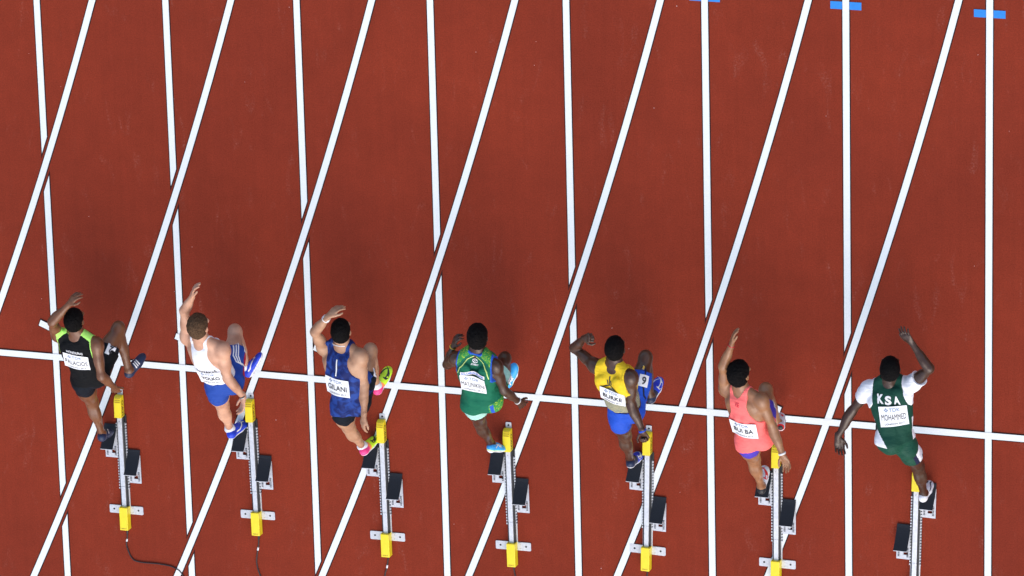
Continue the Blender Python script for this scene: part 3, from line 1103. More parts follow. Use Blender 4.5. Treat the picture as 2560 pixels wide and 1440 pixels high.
    def ball(self, name, p, r, mat, parent=None):
        V, F = [], []
        n, m = 10, 6
        for i in range(m+1):
            for k in range(n):
                a, b = math.pi*i/m, 2*math.pi*k/n
                V.append(np.array(p)+r*np.array([math.sin(a)*math.cos(b), math.sin(a)*math.sin(b), math.cos(a)]))
        for i in range(m):
            for k in range(n):
                F.append((i*n+k, (i+1)*n+k, (i+1)*n+(k+1) % n, i*n+(k+1) % n))
        return self.put(name, V, F, mat, parent)

    def hair(self):
        c = self.c['hair']
        hc, cr, fc, hr = self.head
        th = c['thick']
        P = [self.Hd[1], (ell(hc-cr*0.012-fc*0.030, [hr, fc, cr], (0.068, 0.066, 0.075)), 0.03)]
        g = field(P, 0.0042, 0.06)
        X, Y, Z = g.xyz()
        px, py, pz = X-hc[0], Y-hc[1], Z-hc[2]
        a = px*hr[0]+py*hr[1]+pz*hr[2]
        b = px*fc[0]+py*fc[1]+pz*fc[2]
        d = px*cr[0]+py*cr[1]+pz*cr[2]
        nz = 0
        r = np.random.default_rng(c.get('seed', 3))
        for _ in range(c.get('waves', 14)):
            k = r.normal(size=3); k = k/np.linalg.norm(k)*r.uniform(*c.get('freq', (90, 260)))
            nz = nz+np.sin(px*k[0]+py*k[1]+pz*k[2]+r.uniform(0, 6.28))
        nz = nz/math.sqrt(c.get('waves', 14))*c.get('rough', 0.0015)
        top = th+c.get('top', 0.0)*np.clip((d-0.01)/0.08, 0, 1)
        f = g.f-top-nz
        # hairline: a sloping plane, higher at the brow, lower at the nape, clear of the ears
        line = -(d*0.80-b*0.60-c.get('line', -0.034))
        ear = 0.030-np.sqrt(np.maximum(np.abs(a)-0.084, 0)**2+(b+0.012)**2*0.8+(d+0.014)**2)
        f = np.maximum(np.maximum(f, line+nz*0.8), ear*0.9)
        V, F = surface_nets(f.astype(f32), g.lo, g.h)
        self.put('hair', V, F, self.c['hair_mat'])

    def torso_cloth(self):
        c, s = self.c, self.s
        q = c['top']
        P = self.T+self.D['L']+self.D['R']
        for S in 'LR':                       # the stub of each arm, so that the cloth follows the same shoulder
            sh, e = self.J[S+'s'], self.J[S+'e']
            P = P+[(cone(sh, sh+(e-sh)*0.42, 0.047*s*self.bulk, 0.043*s*self.bulk), 0.03)]
        low = q.get('v0', 0) < 0.08
        if low:
            P = P+self.thighs['L'][:4]+self.thighs['R'][:4]
        h = 0.0055
        g = field(P, h, 0.055)
        X, Y, Z = g.xyz()
        u, v, w = self.uvw(X, Y, Z)
        r = np.random.default_rng(c['seed'])
        fold = 0
        for i in range(7):
            ku, kv, kw = r.normal(0, 16), r.normal(0, 12), r.normal(0, 16)
            fold = fold+np.sin(ku*u+kv*v+kw*w+r.uniform(0, 6.28))
        fold = fold*q.get('fold', 0.0022)/1.6
        loose = q.get('inflate', 0.007)+q.get('loose', 0.0)*np.clip((0.5-v)/0.5, 0, 1)
        f = g.f-np.maximum(loose+fold, 0.0045+0.009*np.clip((0.30-v)/0.12, 0, 1)*(1 if low else 0))
        if low:
            f = np.maximum(f, w-0.15)
        W = pw(v.ravel() if v.ndim == 1 else v, q['W'])
        arm = np.abs(u-q.get('shift', 0.0)*0)-W
        hem = (q['v0']+q.get('hemslope', 0.0)*u-v)*self.L+0.003*np.sin(u*60)
        # neck opening: at the back a curve vn(|u|), lower at the front
        back = w < 0
        nb = pw(np.abs(u), q['NB']); nf = pw(np.abs(u), q['NF'])
        t = np.clip((w+0.05)/0.10, 0, 1)
        neck = (v-(nb*(1-t)+nf*t))*self.L
        f = np.maximum(np.maximum(f, arm), np.maximum(hem, neck))
        V, F = surface_nets(f.astype(f32), g.lo, g.h)
        cent = V[F].mean(1)
        fu, fv, fw = self.uvw(cent[:, 0], cent[:, 1], cent[:, 2])
        left = np.ones(len(F), bool)
        main = None
        parts = []
        for name, fn, mat in q.get('split', []):
            m = fn(fu, fv, fw) & left
            left &= ~m
            parts.append((name, m, mat))
        a = pick(V, F, left)
        self.top = self.put(q.get('name', 'singlet'), a[0], a[1], q['mat'])
        for name, m, mat in parts:
            a = pick(V, F, m)
            for a in (pieces(*a) if a else []):
                self.put(name, a[0], a[1], mat, self.top)
        self.top_bvh = bvh_of(V, F)
        if q.get('sleeves'):
            for S in 'LR':
                J = self.J
                sh, e = J[S+'s'], J[S+'e']
                ad = nrm(e-sh); sg = 1 if S == 'R' else -1
                g = field(self.T[2:4]+self.T[4+6*(S == 'R'):10+6*(S == 'R')]+self.D[S]+self.arms[S][:3], 0.0055, 0.05)
                X, Y, Z = g.xyz()
                t = ((X-sh[0])*ad[0]+(Y-sh[1])*ad[1]+(Z-sh[2])*ad[2])
                uu, vv, ww = self.uvw(X, Y, Z)
                rf = np.random.default_rng(50+sg)
                fold = sum(np.sin(X*rf.normal(0, 40)+Y*rf.normal(0, 40)+Z*rf.normal(0, 40)+rf.uniform(0, 6)) for _ in range(5))*0.0014
                f = np.maximum(np.maximum(g.f-0.010-0.010*np.clip(t/0.12, 0, 1)-fold, t-q['sleeves']-0.010*np.sin(uu*40)), pw(vv, q['W'])-sg*uu-0.004)
                f = np.maximum(f, (0.67-vv)*self.L-0.35*np.clip(t, 0, 1))
                V, F = surface_nets(f.astype(f32), g.lo, g.h)
                self.put('sleeve', V, F, M['white_cloth'], self.top)
        # the number bib on the back
        b = q.get('bib')
        if b:
            o = self.tp(b.get('u', 0), b['v'], -0.10)
            ux = self.lat(b['v']); uy = self.up
            an = b.get('rot', 0)
            ux, uy = ux*math.cos(an)+uy*math.sin(an), uy*math.cos(an)-ux*math.sin(an)
            bw, bh = b.get('w', 0.235), b.get('h', 0.165)
            pt = Patch(self.top_bvh, o, ux, uy, bw+0.02, bh+0.02, 0.009, 22)
            V, F = pt.rect(-bw/2, bw/2, -bh/2, bh/2, 0.0055, 0.006)
            bib = self.put('bib', V, F, M['paper'])
            off = 0.0085
            V, T = pt.text('TDK', 0.012, bh*0.33, 0.030, 0.092, off, 0.0)
            self.put('sponsor_lettering', V, T, M['ink_blue'], bib, False)
            # the sponsor's mark: a small lozenge cluster
            V2, F2 = [], []
            for dx, dy in ((0, 0.011), (0.011, 0), (0, -0.011), (-0.011, 0)):
                k = len(V2); r_ = 0.0075
                V2 += [(-0.058+dx+r_, bh*0.33+dy), (-0.058+dx, bh*0.33+dy+r_), (-0.058+dx-r_, bh*0.33+dy), (-0.058+dx, bh*0.33+dy-r_)]
                F2.append((k, k+1, k+2, k+3))
            self.put('sponsor_emblem', pt.map(np.array(V2), off), F2, M['ink_blue'], bib, False)
            V, T = pt.text(b['name'], b.get('nx', 0), -0.006, bh*0.30, b.get('nw', 0.19), off, b.get('bold', 0.0))
            self.put('name_lettering', V, T, M['ink'], bib, False)
            V, T = pt.text('LONDON 2017', 0, -bh*0.37, 0.017, 0.165, off, 0.004)
            self.put('event_lettering', V, T, M['ink'], bib, False)

    def shorts(self):
        c, s, J = self.c, self.s, self.J
        q = c['shorts']
        h = 0.0055
        core = [self.T[0]]+[p for i, p in enumerate(self.T) if i in (9, 15, 5, 11, 4, 10)]+[self.T[1]]
        P = core+self.thighs['L']+self.thighs['R']
        g = field(P, h, 0.05)
        X, Y, Z = g.xyz()
        u, v, w = self.uvw(X, Y, Z)
        f = None
        infl = q.get('inflate', 0.006)
        gc = Grid(g.lo, g.lo+h*(np.array(g.f.shape)-1), h); gc.f = np.full(g.f.shape, 1.0, f32)
        for p in core:
            gc.add(p[0], p[1], 0.05)
        F0 = np.maximum(gc.f-infl, (v-q.get('waist', 0.2))*self.L)
        rs = np.random.default_rng(c['seed']+5)
        fold = sum(np.sin(X*rs.normal(0, 30)+Y*rs.normal(0, 30)+Z*rs.normal(0, 30)+rs.uniform(0, 6)) for _ in range(5))*q.get('fold', 0.0012)
        for S in 'LR':
            gl = Grid(g.lo, g.lo+h*(np.array(g.f.shape)-1), h); gl.f = np.full(g.f.shape, 1.0, f32)
            for p in self.thighs[S]:
                gl.add(p[0], p[1], 0.05)
            hp, k = J[S+'h'], J[S+'k']
            td = nrm(k-hp); ln = np.linalg.norm(k-hp)
            t = ((X-hp[0])*td[0]+(Y-hp[1])*td[1]+(Z-hp[2])*td[2])
            end = q['end'+S]*ln
            fl = np.maximum(gl.f-infl-q.get('flare', 0.0)*np.clip(t/end, 0, 1), t-end)
            k_ = 0.03
            hh = np.maximum(k_-np.abs(F0-fl), 0)/k_
            F0 = np.minimum(F0, fl)-hh*hh*k_*0.25*(t < end-0.03)
        F0 = F0-fold*np.ones_like(F0)
        V, F = surface_nets(F0.astype(f32), g.lo, g.h)
        cent = V[F].mean(1)
        left = np.ones(len(F), bool)
        parts = []
        for name, fn, mat in q.get('split', []):
            m = fn(self, cent) & left
            left &= ~m
            parts.append((name, m, mat))
        a = pick(V, F, left)
        self.sh = self.put('shorts', a[0], a[1], q['mat'])
        for name, m, mat in parts:
            a = pick(V, F, m)
            for a in (pieces(*a) if a else []):
                self.put(name, a[0], a[1], mat, self.sh)
        self.sh_bvh = bvh_of(V, F)

    def thigh_coords(self, S, cent):
        """Along the thigh 0..1, towards the outside, towards the front."""
        h, k = self.J[S+'h'], self.J[S+'k']
        td = nrm(k-h); ln = np.linalg.norm(k-h)
        kft = self.kf[S][0]
        out = np.cross(td, kft); out = out if out@self.lat0*(1 if S == 'R' else -1) > 0 else -out
        d = cent-h
        return (d@td)/ln, d@out, d@kft

    def thigh_patch(self, S, t, w, h, tilt=0.0, back=0.0):
        """A print area on the outer side of a thigh; its up points to the hip."""
        hp, k = self.J[S+'h'], self.J[S+'k']
        td = nrm(k-hp)
        kft = self.kf[S][0]
        out = np.cross(td, kft); out = out if out@self.lat0*(1 if S == 'R' else -1) > 0 else -out
        n = nrm(out*math.cos(back)+kft*math.sin(back)+np.array([0, 0, 0.0]))
        uy = -td
        ux = np.cross(uy, n)
        o = hp+(k-hp)*t+n*0.05
        return Patch(self.sh_bvh, o, ux, uy, w, h, 0.008, 5)

    def number(self, S, t, digit, back=0.0, size=0.09):
        pt = self.thigh_patch(S, t, size*1.1+0.02, size*1.15+0.02, back=back)
        V, F = pt.rect(-size*0.46, size*0.46, -size*0.54, size*0.54, 0.0035)
        o = self.put('number_patch', V, F, M['paper'], self.sh)
        if digit:
            V, T = pt.text(digit, 0, 0, size*0.72, size*0.42, 0.0065, 0.02)
            self.put('number_lettering', V, T, M['ink'], self.sh, False)

    def shoe(self, S):
        c, s, J = self.c, self.s, self.J
        q = c.get('shoes'+S, c['shoes'])
        hl, t, a = J[S+'hl'], J[S+'t_'], J[S+'a']
        fw = nrm(t-hl)
        sd = nrm(J[S+'k']-a)
        up = sd-fw*(sd@fw)                 # the foot rolls with the shin
        up = nrm(nrm(up)*0.7+nrm(a-hl-fw*((a-hl)@fw))*0.3); up = nrm(up-fw*(up@fw))
        la = np.cross(fw, up)
        Ln = float(np.linalg.norm(t-hl))
        ax = [la, fw, up]
        sg = 1 if S == 'R' else -1
        def p(x, y, z):
            return hl+fw*y*Ln+la*sg*x+up*z
        P = [(ell(p(0, 0.14, 0.034), ax, (0.033*s, 0.042*s, 0.036)), 0.02),
             (cone(p(0, 0.14, 0.030), p(-0.004, 0.50, 0.034), 0.031*s, 0.034*s, (up, 0.95)), 0.03),
             (ell(p(-0.002, 0.66, 0.026), ax, (0.047*s, 0.085*s, 0.030)), 0.03),
             (ell(p(-0.010, 0.83, 0.021), ax, (0.041*s, 0.052*s, 0.023)), 0.03),
             (cone(p(-0.003, 0.40, 0.050), p(-0.003, 0.58, 0.040), 0.028*s, 0.026*s), 0.03),
             (cone(p(0, 0.13, 0.004), p(-0.002, 0.60, 0.002), 0.028*s, 0.043*s, (up, 0.22)), 0.012),
             (cone(p(-0.002, 0.60, 0.002), p(-0.008, 0.86, 0.006), 0.044*s, 0.034*s, (up, 0.20)), 0.012)]
        g = field(P, 0.0045, 0.03)
        X, Y, Z = g.xyz()
        sa = nrm(J[S+'k']-a)
        cut = (X-a[0])*sa[0]+(Y-a[1])*sa[1]+(Z-a[2])*sa[2]
        gc = Grid(g.lo, g.lo+g.h*(np.array(g.f.shape)-1), g.h); gc.f = np.full(g.f.shape, 1.0, f32)
        gc.add(cone(a, hl+(a-hl)*0.3+fw*0.03, 0.037*s, 0.035*s), 0.02)
        col_ = np.maximum(gc.f, cut-0.004)
        hh = np.maximum(0.012-np.abs(g.f-col_), 0)/0.012
        f = np.minimum(g.f, col_)-hh*hh*0.003
        V, F = surface_nets(f.astype(f32), g.lo, g.h)
        cent = V[F].mean(1)
        d = cent-hl
        y = d@fw/Ln; z = d@up; x = (d@la)*sg
        left = np.ones(len(F), bool)
        parts = []
        for name, fn, mat in [('sole', lambda x, y, z: z < 0.008+0.006*y, q.get('sole', M['white_cloth']))]+q.get('split', []):
            m = fn(x, y, z) & left
            left &= ~m
            parts.append((name, m, mat))
        b = pick(V, F, left)
        o = self.put('shoe', b[0], b[1], q['mat'])
        for name, m, mat in parts:
            b = pick(V, F, m)
            if b:
                self.put(name, b[0], b[1], mat, o)
        if q.get('sock'):
            hgt = q['sock']
            g = field(self.shins[S][3:4]+self.shins[S][6:11], 0.005, 0.03)
            X, Y, Z = g.xyz()
            cut = (X-a[0])*sa[0]+(Y-a[1])*sa[1]+(Z-a[2])*sa[2]
            f = np.maximum(np.maximum(g.f-0.005, cut-hgt), -(cut+0.008))
            V2, F2 = surface_nets(f.astype(f32), g.lo, g.h)
            self.put('sock', V2, F2, M['sock'])
        # prints on the upper
        bvh = bvh_of(V, F)
        for kind, sides, mat, args in q.get('prints', []):
            for sd_ in sides:
                n = nrm(la*sg*sd_*args.get('side', 0.75)+up*args.get('upn', 0.65))
                uy = nrm(up-n*(up@n)) if args.get('side', 0.75) > 0.01 else la
                ux = np.cross(uy, n)           # along the foot
                flip = 1 if ux@fw > 0 else -1
                pt = Patch(bvh, p(0.0, args.get('y', 0.6), 0.03), ux, uy, 0.22, 0.12, 0.007, 2, 0.12)
                if kind == 'swoosh':
                    k = args.get('k', 0.16)
                    pts = [((a_[0])*k*flip*args.get('dir', 1), a_[1]*k+args.get('dy', 0)) for a_, _ in SWOOSH]
                    ws = [w_*k for _, w_ in SWOOSH]
                    Vs, Fs = pt.strip(pts, ws, 0.0022, 0.006)
                    self.put('shoe_mark', Vs, Fs, mat, o)
                elif kind == 'stripes':
                    for j in range(3):
                        x0 = (-0.022+0.020*j)*flip
                        Vs, Fs = pt.strip([(x0, -0.028), (x0+0.012*flip, 0.026)], 0.0105, 0.0022, 0.008)
                        self.put('shoe_stripe', Vs, Fs, mat, o)
                elif kind == 'line':
                    pts = [(x_*flip, y_) for x_, y_ in args['pts']]
                    Vs, Fs = pt.strip(pts, args.get('w', 0.007), 0.0022, 0.006)
                    self.put('shoe_mark', Vs, Fs, mat, o)

    def band(self, S, t, r, wd, mat, name='wristband'):
        """A band round the forearm at t between elbow and wrist (past 1: on the wrist)."""
        e, w = self.J[S+'e'], self.J[S+'w']
        d = nrm(w-e); c0 = e+(w-e)*t
        a = nrm(np.cross(d, [0.3, 0.2, 0.9])); b = np.cross(d, a)
        V, F = [], []
        n = 20
        prof = [(-wd/2, r-0.004), (-wd/2, r+0.001), (-wd/4, r+0.003), (wd/4, r+0.003), (wd/2, r+0.001), (wd/2, r-0.004)]
        for i in range(n):
            th = 2*math.pi*i/n
            for x, rr in prof:
                V.append(c0+d*x+(a*math.cos(th)+b*math.sin(th))*rr)
        m = len(prof)
        for i in range(n):
            for j in range(m):
                F.append((i*m+j, i*m+(j+1) % m, ((i+1) % n)*m+(j+1) % m, ((i+1) % n)*m+j))
        return self.put(name, V, F, mat)

    def back_patch(self, v, w, h, u=0.0, rot=0.0, smooth=5):
        ux, uy = self.lat(v), self.up
        ux, uy = ux*math.cos(rot)+uy*math.sin(rot), uy*math.cos(rot)-ux*math.sin(rot)
        return Patch(self.top_bvh, self.tp(u, v, -0.10), ux, uy, w, h, 0.008, smooth)

    def print_text(self, s_, v, hgt, width, mat, u=0.0, rot=0.0, bold=0.02, name='lettering', off=0.004):
        pt = self.back_patch(v, width+0.03, hgt+0.03, u, rot)
        V, T = pt.text(s_, 0, 0, hgt, width, off, bold)
        return self.put(name, V, T, mat, self.top, False)

    def neck_chain(self, mat, r=0.0045, tilt=0.45):
        nk = self.J['neck']; hc = self.J['head']
        d = nrm(hc-nk); f = self.front(1); d = nrm(d+f*tilt)
        a = self.lat1; b = nrm(np.cross(d, a))
        c0 = nk+nrm(hc-nk)*0.035
        pts = [c0+(a*math.cos(t)+b*math.sin(t))*0.078*self.s for t in np.linspace(0, 2*math.pi, 28, endpoint=False)]
        o = tube('necklace', [Vector(p-self.base) for p in pts], r, mat, self.root, 6, True)
        return o

# ------------------------------------------------------------------ the seven sprinters
SKEL = {
 1: {'head': (0.706, 0.756, 1.137), 'neck': (0.684, 0.598, 1.053), 'Ls': (0.500, 0.562, 1.022), 'Le': (0.546, 0.755, 1.246), 'Lw': (0.723, 0.938, 1.265), 'Lt': (0.833, 1.075, 1.284), 'Rs': (0.863, 0.526, 1.042), 'Re': (0.889, 0.226, 1.033), 'Rw': (0.919, 0.063, 0.838), 'Rt': (0.894, -0.061, 0.714), 'Lh': (0.586, 0.081, 0.772), 'Rh': (0.752, 0.172, 0.780), 'Rk': (0.872, 0.523, 0.570), 'Ra': (0.922, 0.117, 0.504), 'Rt_': (1.018, 0.198, 0.339), 'Rhl': (0.914, 0.034, 0.503), 'Lk': (0.538, -0.226, 0.472), 'La': (0.523, -0.586, 0.263), 'Lt_': (0.512, -0.658, 0.068), 'Lhl': (0.536, -0.646, 0.321)},
 2: {'head': (1.917, 0.831, 1.259), 'neck': (1.905, 0.665, 1.163), 'Ls': (1.733, 0.644, 1.055), 'Le': (1.764, 0.933, 1.183), 'Lw': (1.902, 1.116, 1.326), 'Lt': (1.963, 1.284, 1.384), 'Rs': (2.099, 0.623, 1.175), 'Re': (2.087, 0.321, 1.067), 'Rw': (2.167, 0.106, 0.918), 'Rt': (2.143, -0.082, 0.899), 'Lh': (1.878, 0.146, 0.837), 'Rh': (2.050, 0.248, 0.842), 'Rk': (1.958, 0.570, 0.538), 'Ra': (1.983, 0.174, 0.353), 'Rt_': (2.151, 0.310, 0.395), 'Rhl': (2.004, 0.087, 0.348), 'Lk': (1.791, -0.139, 0.493), 'La': (1.731, -0.463, 0.203), 'Lt_': (1.778, -0.485, -0.011), 'Lhl': (1.742, -0.546, 0.244)},
 3: {'head': (3.167, 0.846, 1.116), 'neck': (3.142, 0.680, 1.029), 'Ls': (2.960, 0.624, 0.976), 'Le': (2.963, 0.843, 1.200), 'Lw': (3.126, 1.027, 1.304), 'Lt': (3.246, 1.148, 1.227), 'Rs': (3.327, 0.630, 1.083), 'Re': (3.309, 0.336, 0.984), 'Rw': (3.307, 0.065, 1.002), 'Rt': (3.266, -0.116, 0.980), 'Lh': (3.060, 0.072, 0.895), 'Rh': (3.237, 0.163, 0.904), 'Rk': (3.260, 0.543, 0.668), 'Ra': (3.233, 0.153, 0.483), 'Rt_': (3.312, 0.263, 0.315), 'Rhl': (3.234, 0.065, 0.477), 'Lk': (2.991, -0.221, 0.557), 'La': (2.985, -0.505, 0.226), 'Lt_': (3.023, -0.517, 0.011), 'Lhl': (3.001, -0.586, 0.262)},
 4: {'head': (4.409, 0.903, 1.144), 'neck': (4.385, 0.740, 1.080), 'Ls': (4.207, 0.694, 1.128), 'Le': (4.050, 0.552, 0.927), 'Lw': (4.149, 0.763, 1.026), 'Lt': (4.212, 0.913, 1.090), 'Rs': (4.554, 0.651, 1.111), 'Re': (4.570, 0.389, 0.977), 'Rw': (4.637, 0.231, 0.794), 'Rt': (4.672, 0.125, 0.661), 'Lh': (4.252, 0.210, 0.814), 'Rh': (4.406, 0.305, 0.875), 'Rk': (4.427, 0.513, 0.515), 'Ra': (4.349, 0.214, 0.255), 'Rt_': (4.458, 0.378, 0.264), 'Rhl': (4.353, 0.157, 0.200), 'Lk': (4.185, -0.089, 0.514), 'La': (4.177, -0.380, 0.219), 'Lt_': (4.213, -0.498, 0.050), 'Lhl': (4.175, -0.432, 0.284)},
 5: {'head': (5.625, 0.904, 1.158), 'neck': (5.601, 0.733, 1.094), 'Ls': (5.425, 0.682, 1.035), 'Le': (5.180, 0.784, 0.893), 'Lw': (5.324, 0.934, 1.051), 'Lt': (5.453, 0.992, 1.163), 'Rs': (5.765, 0.669, 1.168), 'Re': (5.723, 0.387, 1.050), 'Rw': (5.814, 0.139, 1.022), 'Rt': (5.832, -0.009, 0.919), 'Lh': (5.538, 0.193, 0.817), 'Rh': (5.695, 0.296, 0.856), 'Rk': (5.730, 0.672, 0.641), 'Ra': (5.718, 0.282, 0.485), 'Rt_': (5.759, 0.357, 0.292), 'Rhl': (5.716, 0.198, 0.492), 'Lk': (5.485, -0.099, 0.494), 'La': (5.438, -0.410, 0.211), 'Lt_': (5.451, -0.455, 0.005), 'Lhl': (5.442, -0.482, 0.258)},
 6: {'head': (6.698, 0.765, 1.152), 'neck': (6.701, 0.596, 1.087), 'Ls': (6.538, 0.559, 0.992), 'Le': (6.564, 0.813, 1.153), 'Lw': (6.660, 1.041, 1.223), 'Lt': (6.698, 1.213, 1.250), 'Rs': (6.879, 0.545, 1.121), 'Re': (6.937, 0.273, 0.998), 'Rw': (7.018, 0.025, 0.977), 'Rt': (7.068, -0.139, 0.922), 'Lh': (6.668, 0.059, 0.819), 'Rh': (6.825, 0.162, 0.861), 'Rk': (6.753, 0.438, 0.544), 'Ra': (6.797, 0.080, 0.343), 'Rt_': (6.768, 0.063, 0.138), 'Rhl': (6.843, 0.019, 0.379), 'Lk': (6.623, -0.215, 0.486), 'La': (6.611, -0.544, 0.225), 'Lt_': (6.588, -0.446, 0.043), 'Lhl': (6.613, -0.630, 0.218)},
 7: {'head': (7.966, 0.888, 1.063), 'neck': (7.938, 0.737, 0.964), 'Ls': (7.762, 0.668, 0.950), 'Le': (7.593, 0.428, 0.878), 'Lw': (7.474, 0.197, 0.894), 'Lt': (7.490, 0.019, 0.878), 'Rs': (8.122, 0.738, 0.990), 'Re': (8.316, 0.931, 1.120), 'Rw': (8.171, 1.148, 1.137), 'Rt': (8.084, 1.290, 1.200), 'Lh': (7.902, 0.228, 0.941), 'Rh': (8.033, 0.157, 0.815), 'Rk': (8.057, -0.149, 0.503), 'Ra': (8.040, -0.477, 0.237), 'Rt_': (8.046, -0.470, 0.028), 'Rhl': (8.030, -0.556, 0.264), 'Lk': (7.839, 0.423, 0.566), 'La': (7.781, 0.079, 0.348), 'Lt_': (7.777, 0.191, 0.173), 'Lhl': (7.776, -0.002, 0.338)},
}

SK = {
    1: skin('skin_brown', (0.165, 0.066, 0.028)),
    2: skin('skin_fair', (0.58, 0.315, 0.20), 0.5),
    3: skin('skin_olive', (0.43, 0.235, 0.135), 0.48),
    4: skin('skin_deep_brown', (0.060, 0.026, 0.013)),
    5: skin('skin_umber', (0.070, 0.031, 0.016)),
    6: skin('skin_tan', (0.30, 0.142, 0.066)),
    7: skin('skin_ebony', (0.050, 0.023, 0.012)),
}
HB = hair_mat('hair_black', (0.0042, 0.0036, 0.0036))
HN = hair_mat('hair_brown', (0.082, 0.047, 0.026), 90)

TANK_WIDE = [(0.55, 0.30), (0.62, 0.19), (0.72, 0.162), (0.9, 0.158), (1.1, 0.150), (1.3, 0.15)]
TANK_MID = [(0.48, 0.30), (0.56, 0.17), (0.66, 0.128), (0.8, 0.110), (0.95, 0.112), (1.3, 0.115)]
TANK_RACER = [(0.42, 0.30), (0.50, 0.165), (0.58, 0.122), (0.70, 0.092), (0.85, 0.082), (1.0, 0.088), (1.3, 0.095)]
NB_HIGH = [(0, 1.085), (0.04, 1.095), (0.062, 1.12), (0.075, 1.35)]
NB_V = [(0, 0.965), (0.02, 0.99), (0.045, 1.05), (0.060, 1.10), (0.070, 1.35)]
NB_LOW = [(0, 1.01), (0.03, 1.02), (0.052, 1.07), (0.064, 1.35)]
NF = [(0, 0.80), (0.04, 0.83), (0.066, 0.95), (0.078, 1.35)]

def col(name, c, **k):
    return cloth(name, c, **k)

def x1(R):
    R.print_text('HONDURAS', 0.80, 0.026, 0.155, M['white_print'], rot=-0.05)
    R.number('R', 0.50, '2', back=0.45)
    # lime binding round the neck
def x2(R):
    R.print_text('SLOVAKIA', 0.59, 0.026, 0.20, M['ink'], rot=-0.03)
    pt = R.thigh_patch('R', 0.42, 0.15, 0.34, back=0.75)
    for x in (0.020, 0.040, 0.060):
        V, F = pt.strip([(x, -0.10), (x, 0.03), (x-0.03, 0.085), (x-0.09, 0.10)], 0.010, 0.003)
        R.put('side_stripe', V, F, M['white_print'], R.sh)
    pt = R.thigh_patch('R', 0.62, 0.10, 0.08, back=1.25)
    for j in range(3):
        V, F = pt.strip([(-0.016+0.013*j, 0.012), (-0.006+0.013*j, -0.004-0.005*j)], 0.006, 0.003)
        R.put('brand_mark', V, F, M['white_print'], R.sh)
    R.number('R', 0.58, '3', back=0.05, size=0.075)
def x3(R):
    pt = R.back_patch(0.76, 0.06, 0.26, 0.0)
    V, F = pt.strip([(0.006, 0.075), (-0.005, -0.078)], 0.019, 0.0025)
    R.put('bar_outline', V, F, M['ink'], R.top)
    V, F = pt.strip([(0.006, 0.072), (-0.005, -0.075)], 0.012, 0.0040)
    R.put('white_bar', V, F, M['white_print'], R.top)
    R.number('R', 0.58, '4', back=0.15, size=0.085)
    R.neck_chain(M['tape'])
def x4(R):
    pt = R.back_patch(0.94, 0.11, 0.09)
    pts = [(0.020*math.cos(t)*1.1, 0.014+0.014*math.sin(t)) for t in np.linspace(0.3, 6.4, 22)]
    V, F = pt.strip(pts, 0.006, 0.004); R.put('emblem', V, F, M['white_print'], R.top)
    V, F = pt.strip([(-0.013, 0.006), (-0.003, 0.020), (0.003, 0.010), (0.012, 0.022)], 0.006, 0.004); R.put('emblem', V, F, M['white_print'], R.top)
    V, T = pt.text('KOMBAT', 0, -0.014, 0.014, 0.066, 0.004, 0.03); R.put('lettering', V, T, M['white_print'], R.top, False)
    pt = R.back_patch(0.80, 0.25, 0.06, smooth=16)
    V, F = pt.rect(-0.108, 0.108, -0.017, 0.017, 0.003); R.put('name_band', V, F, M['white_print'], R.top)
    V, T = pt.text('SOLOMON ISLAND', 0, 0, 0.021, 0.198, 0.0048, 0.03); R.put('lettering', V, T, M['blue_trim'], R.top, False)
    for sg in (-1, 1):
        pt = R.back_patch(0.87, 0.20, 0.24, sg*0.085)
        V, F = pt.strip([(-sg*0.075, 0.090), (-sg*0.02, 0.062), (sg*0.035, 0.005), (sg*0.055, -0.055)], 0.007, 0.0035)
        R.put('piping', V, F, M['lime_pipe'], R.top)
    R.number('R', 0.52, '5', back=-0.1)
def x5(R):
    pt = R.back_patch(0.79, 0.26, 0.24)
    for pts in ([(0.0, 0.075), (0.0, 0.0)], [(0.0, 0.0), (-0.035, -0.018), (-0.10, -0.045)], [(0.0, 0.0), (0.02, -0.022), (0.075, -0.075)]):
        V, F = pt.strip(pts, 0.011, 0.0035); R.put('piping', V, F, M['ink'], R.top)
    for a in (-0.016, 0.018):
        V, F = pt.strip([(a-0.004, 0.045), (a, 0.005)], 0.012, 0.004); R.put('black_tab', V, F, M['ink'], R.top)
    pt = R.thigh_patch('R', 0.45, 0.14, 0.38, back=0.55)
    V, F = pt.strip([(0.035, -0.13), (0.035, 0.02), (0.005, 0.10), (-0.03, 0.12)], 0.016, 0.003); R.put('side_stripe', V, F, M['navy'], R.sh)
    R.number('R', 0.50, '6', back=0.95, size=0.095)
    pt = R.thigh_patch('R', 0.76, 0.08, 0.07, back=1.2)
    V, F = pt.rect(-0.025, 0.025, -0.018, 0.018, 0.003); R.put('flag_patch', V, F, M['white_print'], R.sh)
    for a, m in ((-0.022, 'navy'), (-0.007, 'flag_gold'), (0.008, 'navy')):
        V, F = pt.rect(a, a+0.0145, -0.015, 0.015, 0.0045); R.put('flag_band', V, F, M[m], R.sh)
def x6(R):
    R.print_text('VIE', 0.885, 0.042, 0.042, M['red_ink'], rot=-0.06)
    R.number('R', 0.62, '7', back=0.0, size=0.085)
def x7(R):
    for ch, u, v, rot in (('K', -0.068, 0.815, 0.0), ('S', -0.003, 0.80, 0.0), ('A', 0.072, 0.81, 0.05)):
        R.print_text(ch, v, 0.078, 0.056, M['white_print'], u, rot, 0.045)
    pt = R.thigh_patch('R', 0.52, 0.07, 0.09, back=-0.55)
    V, T = pt.text('8', 0, 0, 0.052, 0.034, 0.004, 0.03); R.put('number_lettering', V, T, M['ink'], R.sh, False)

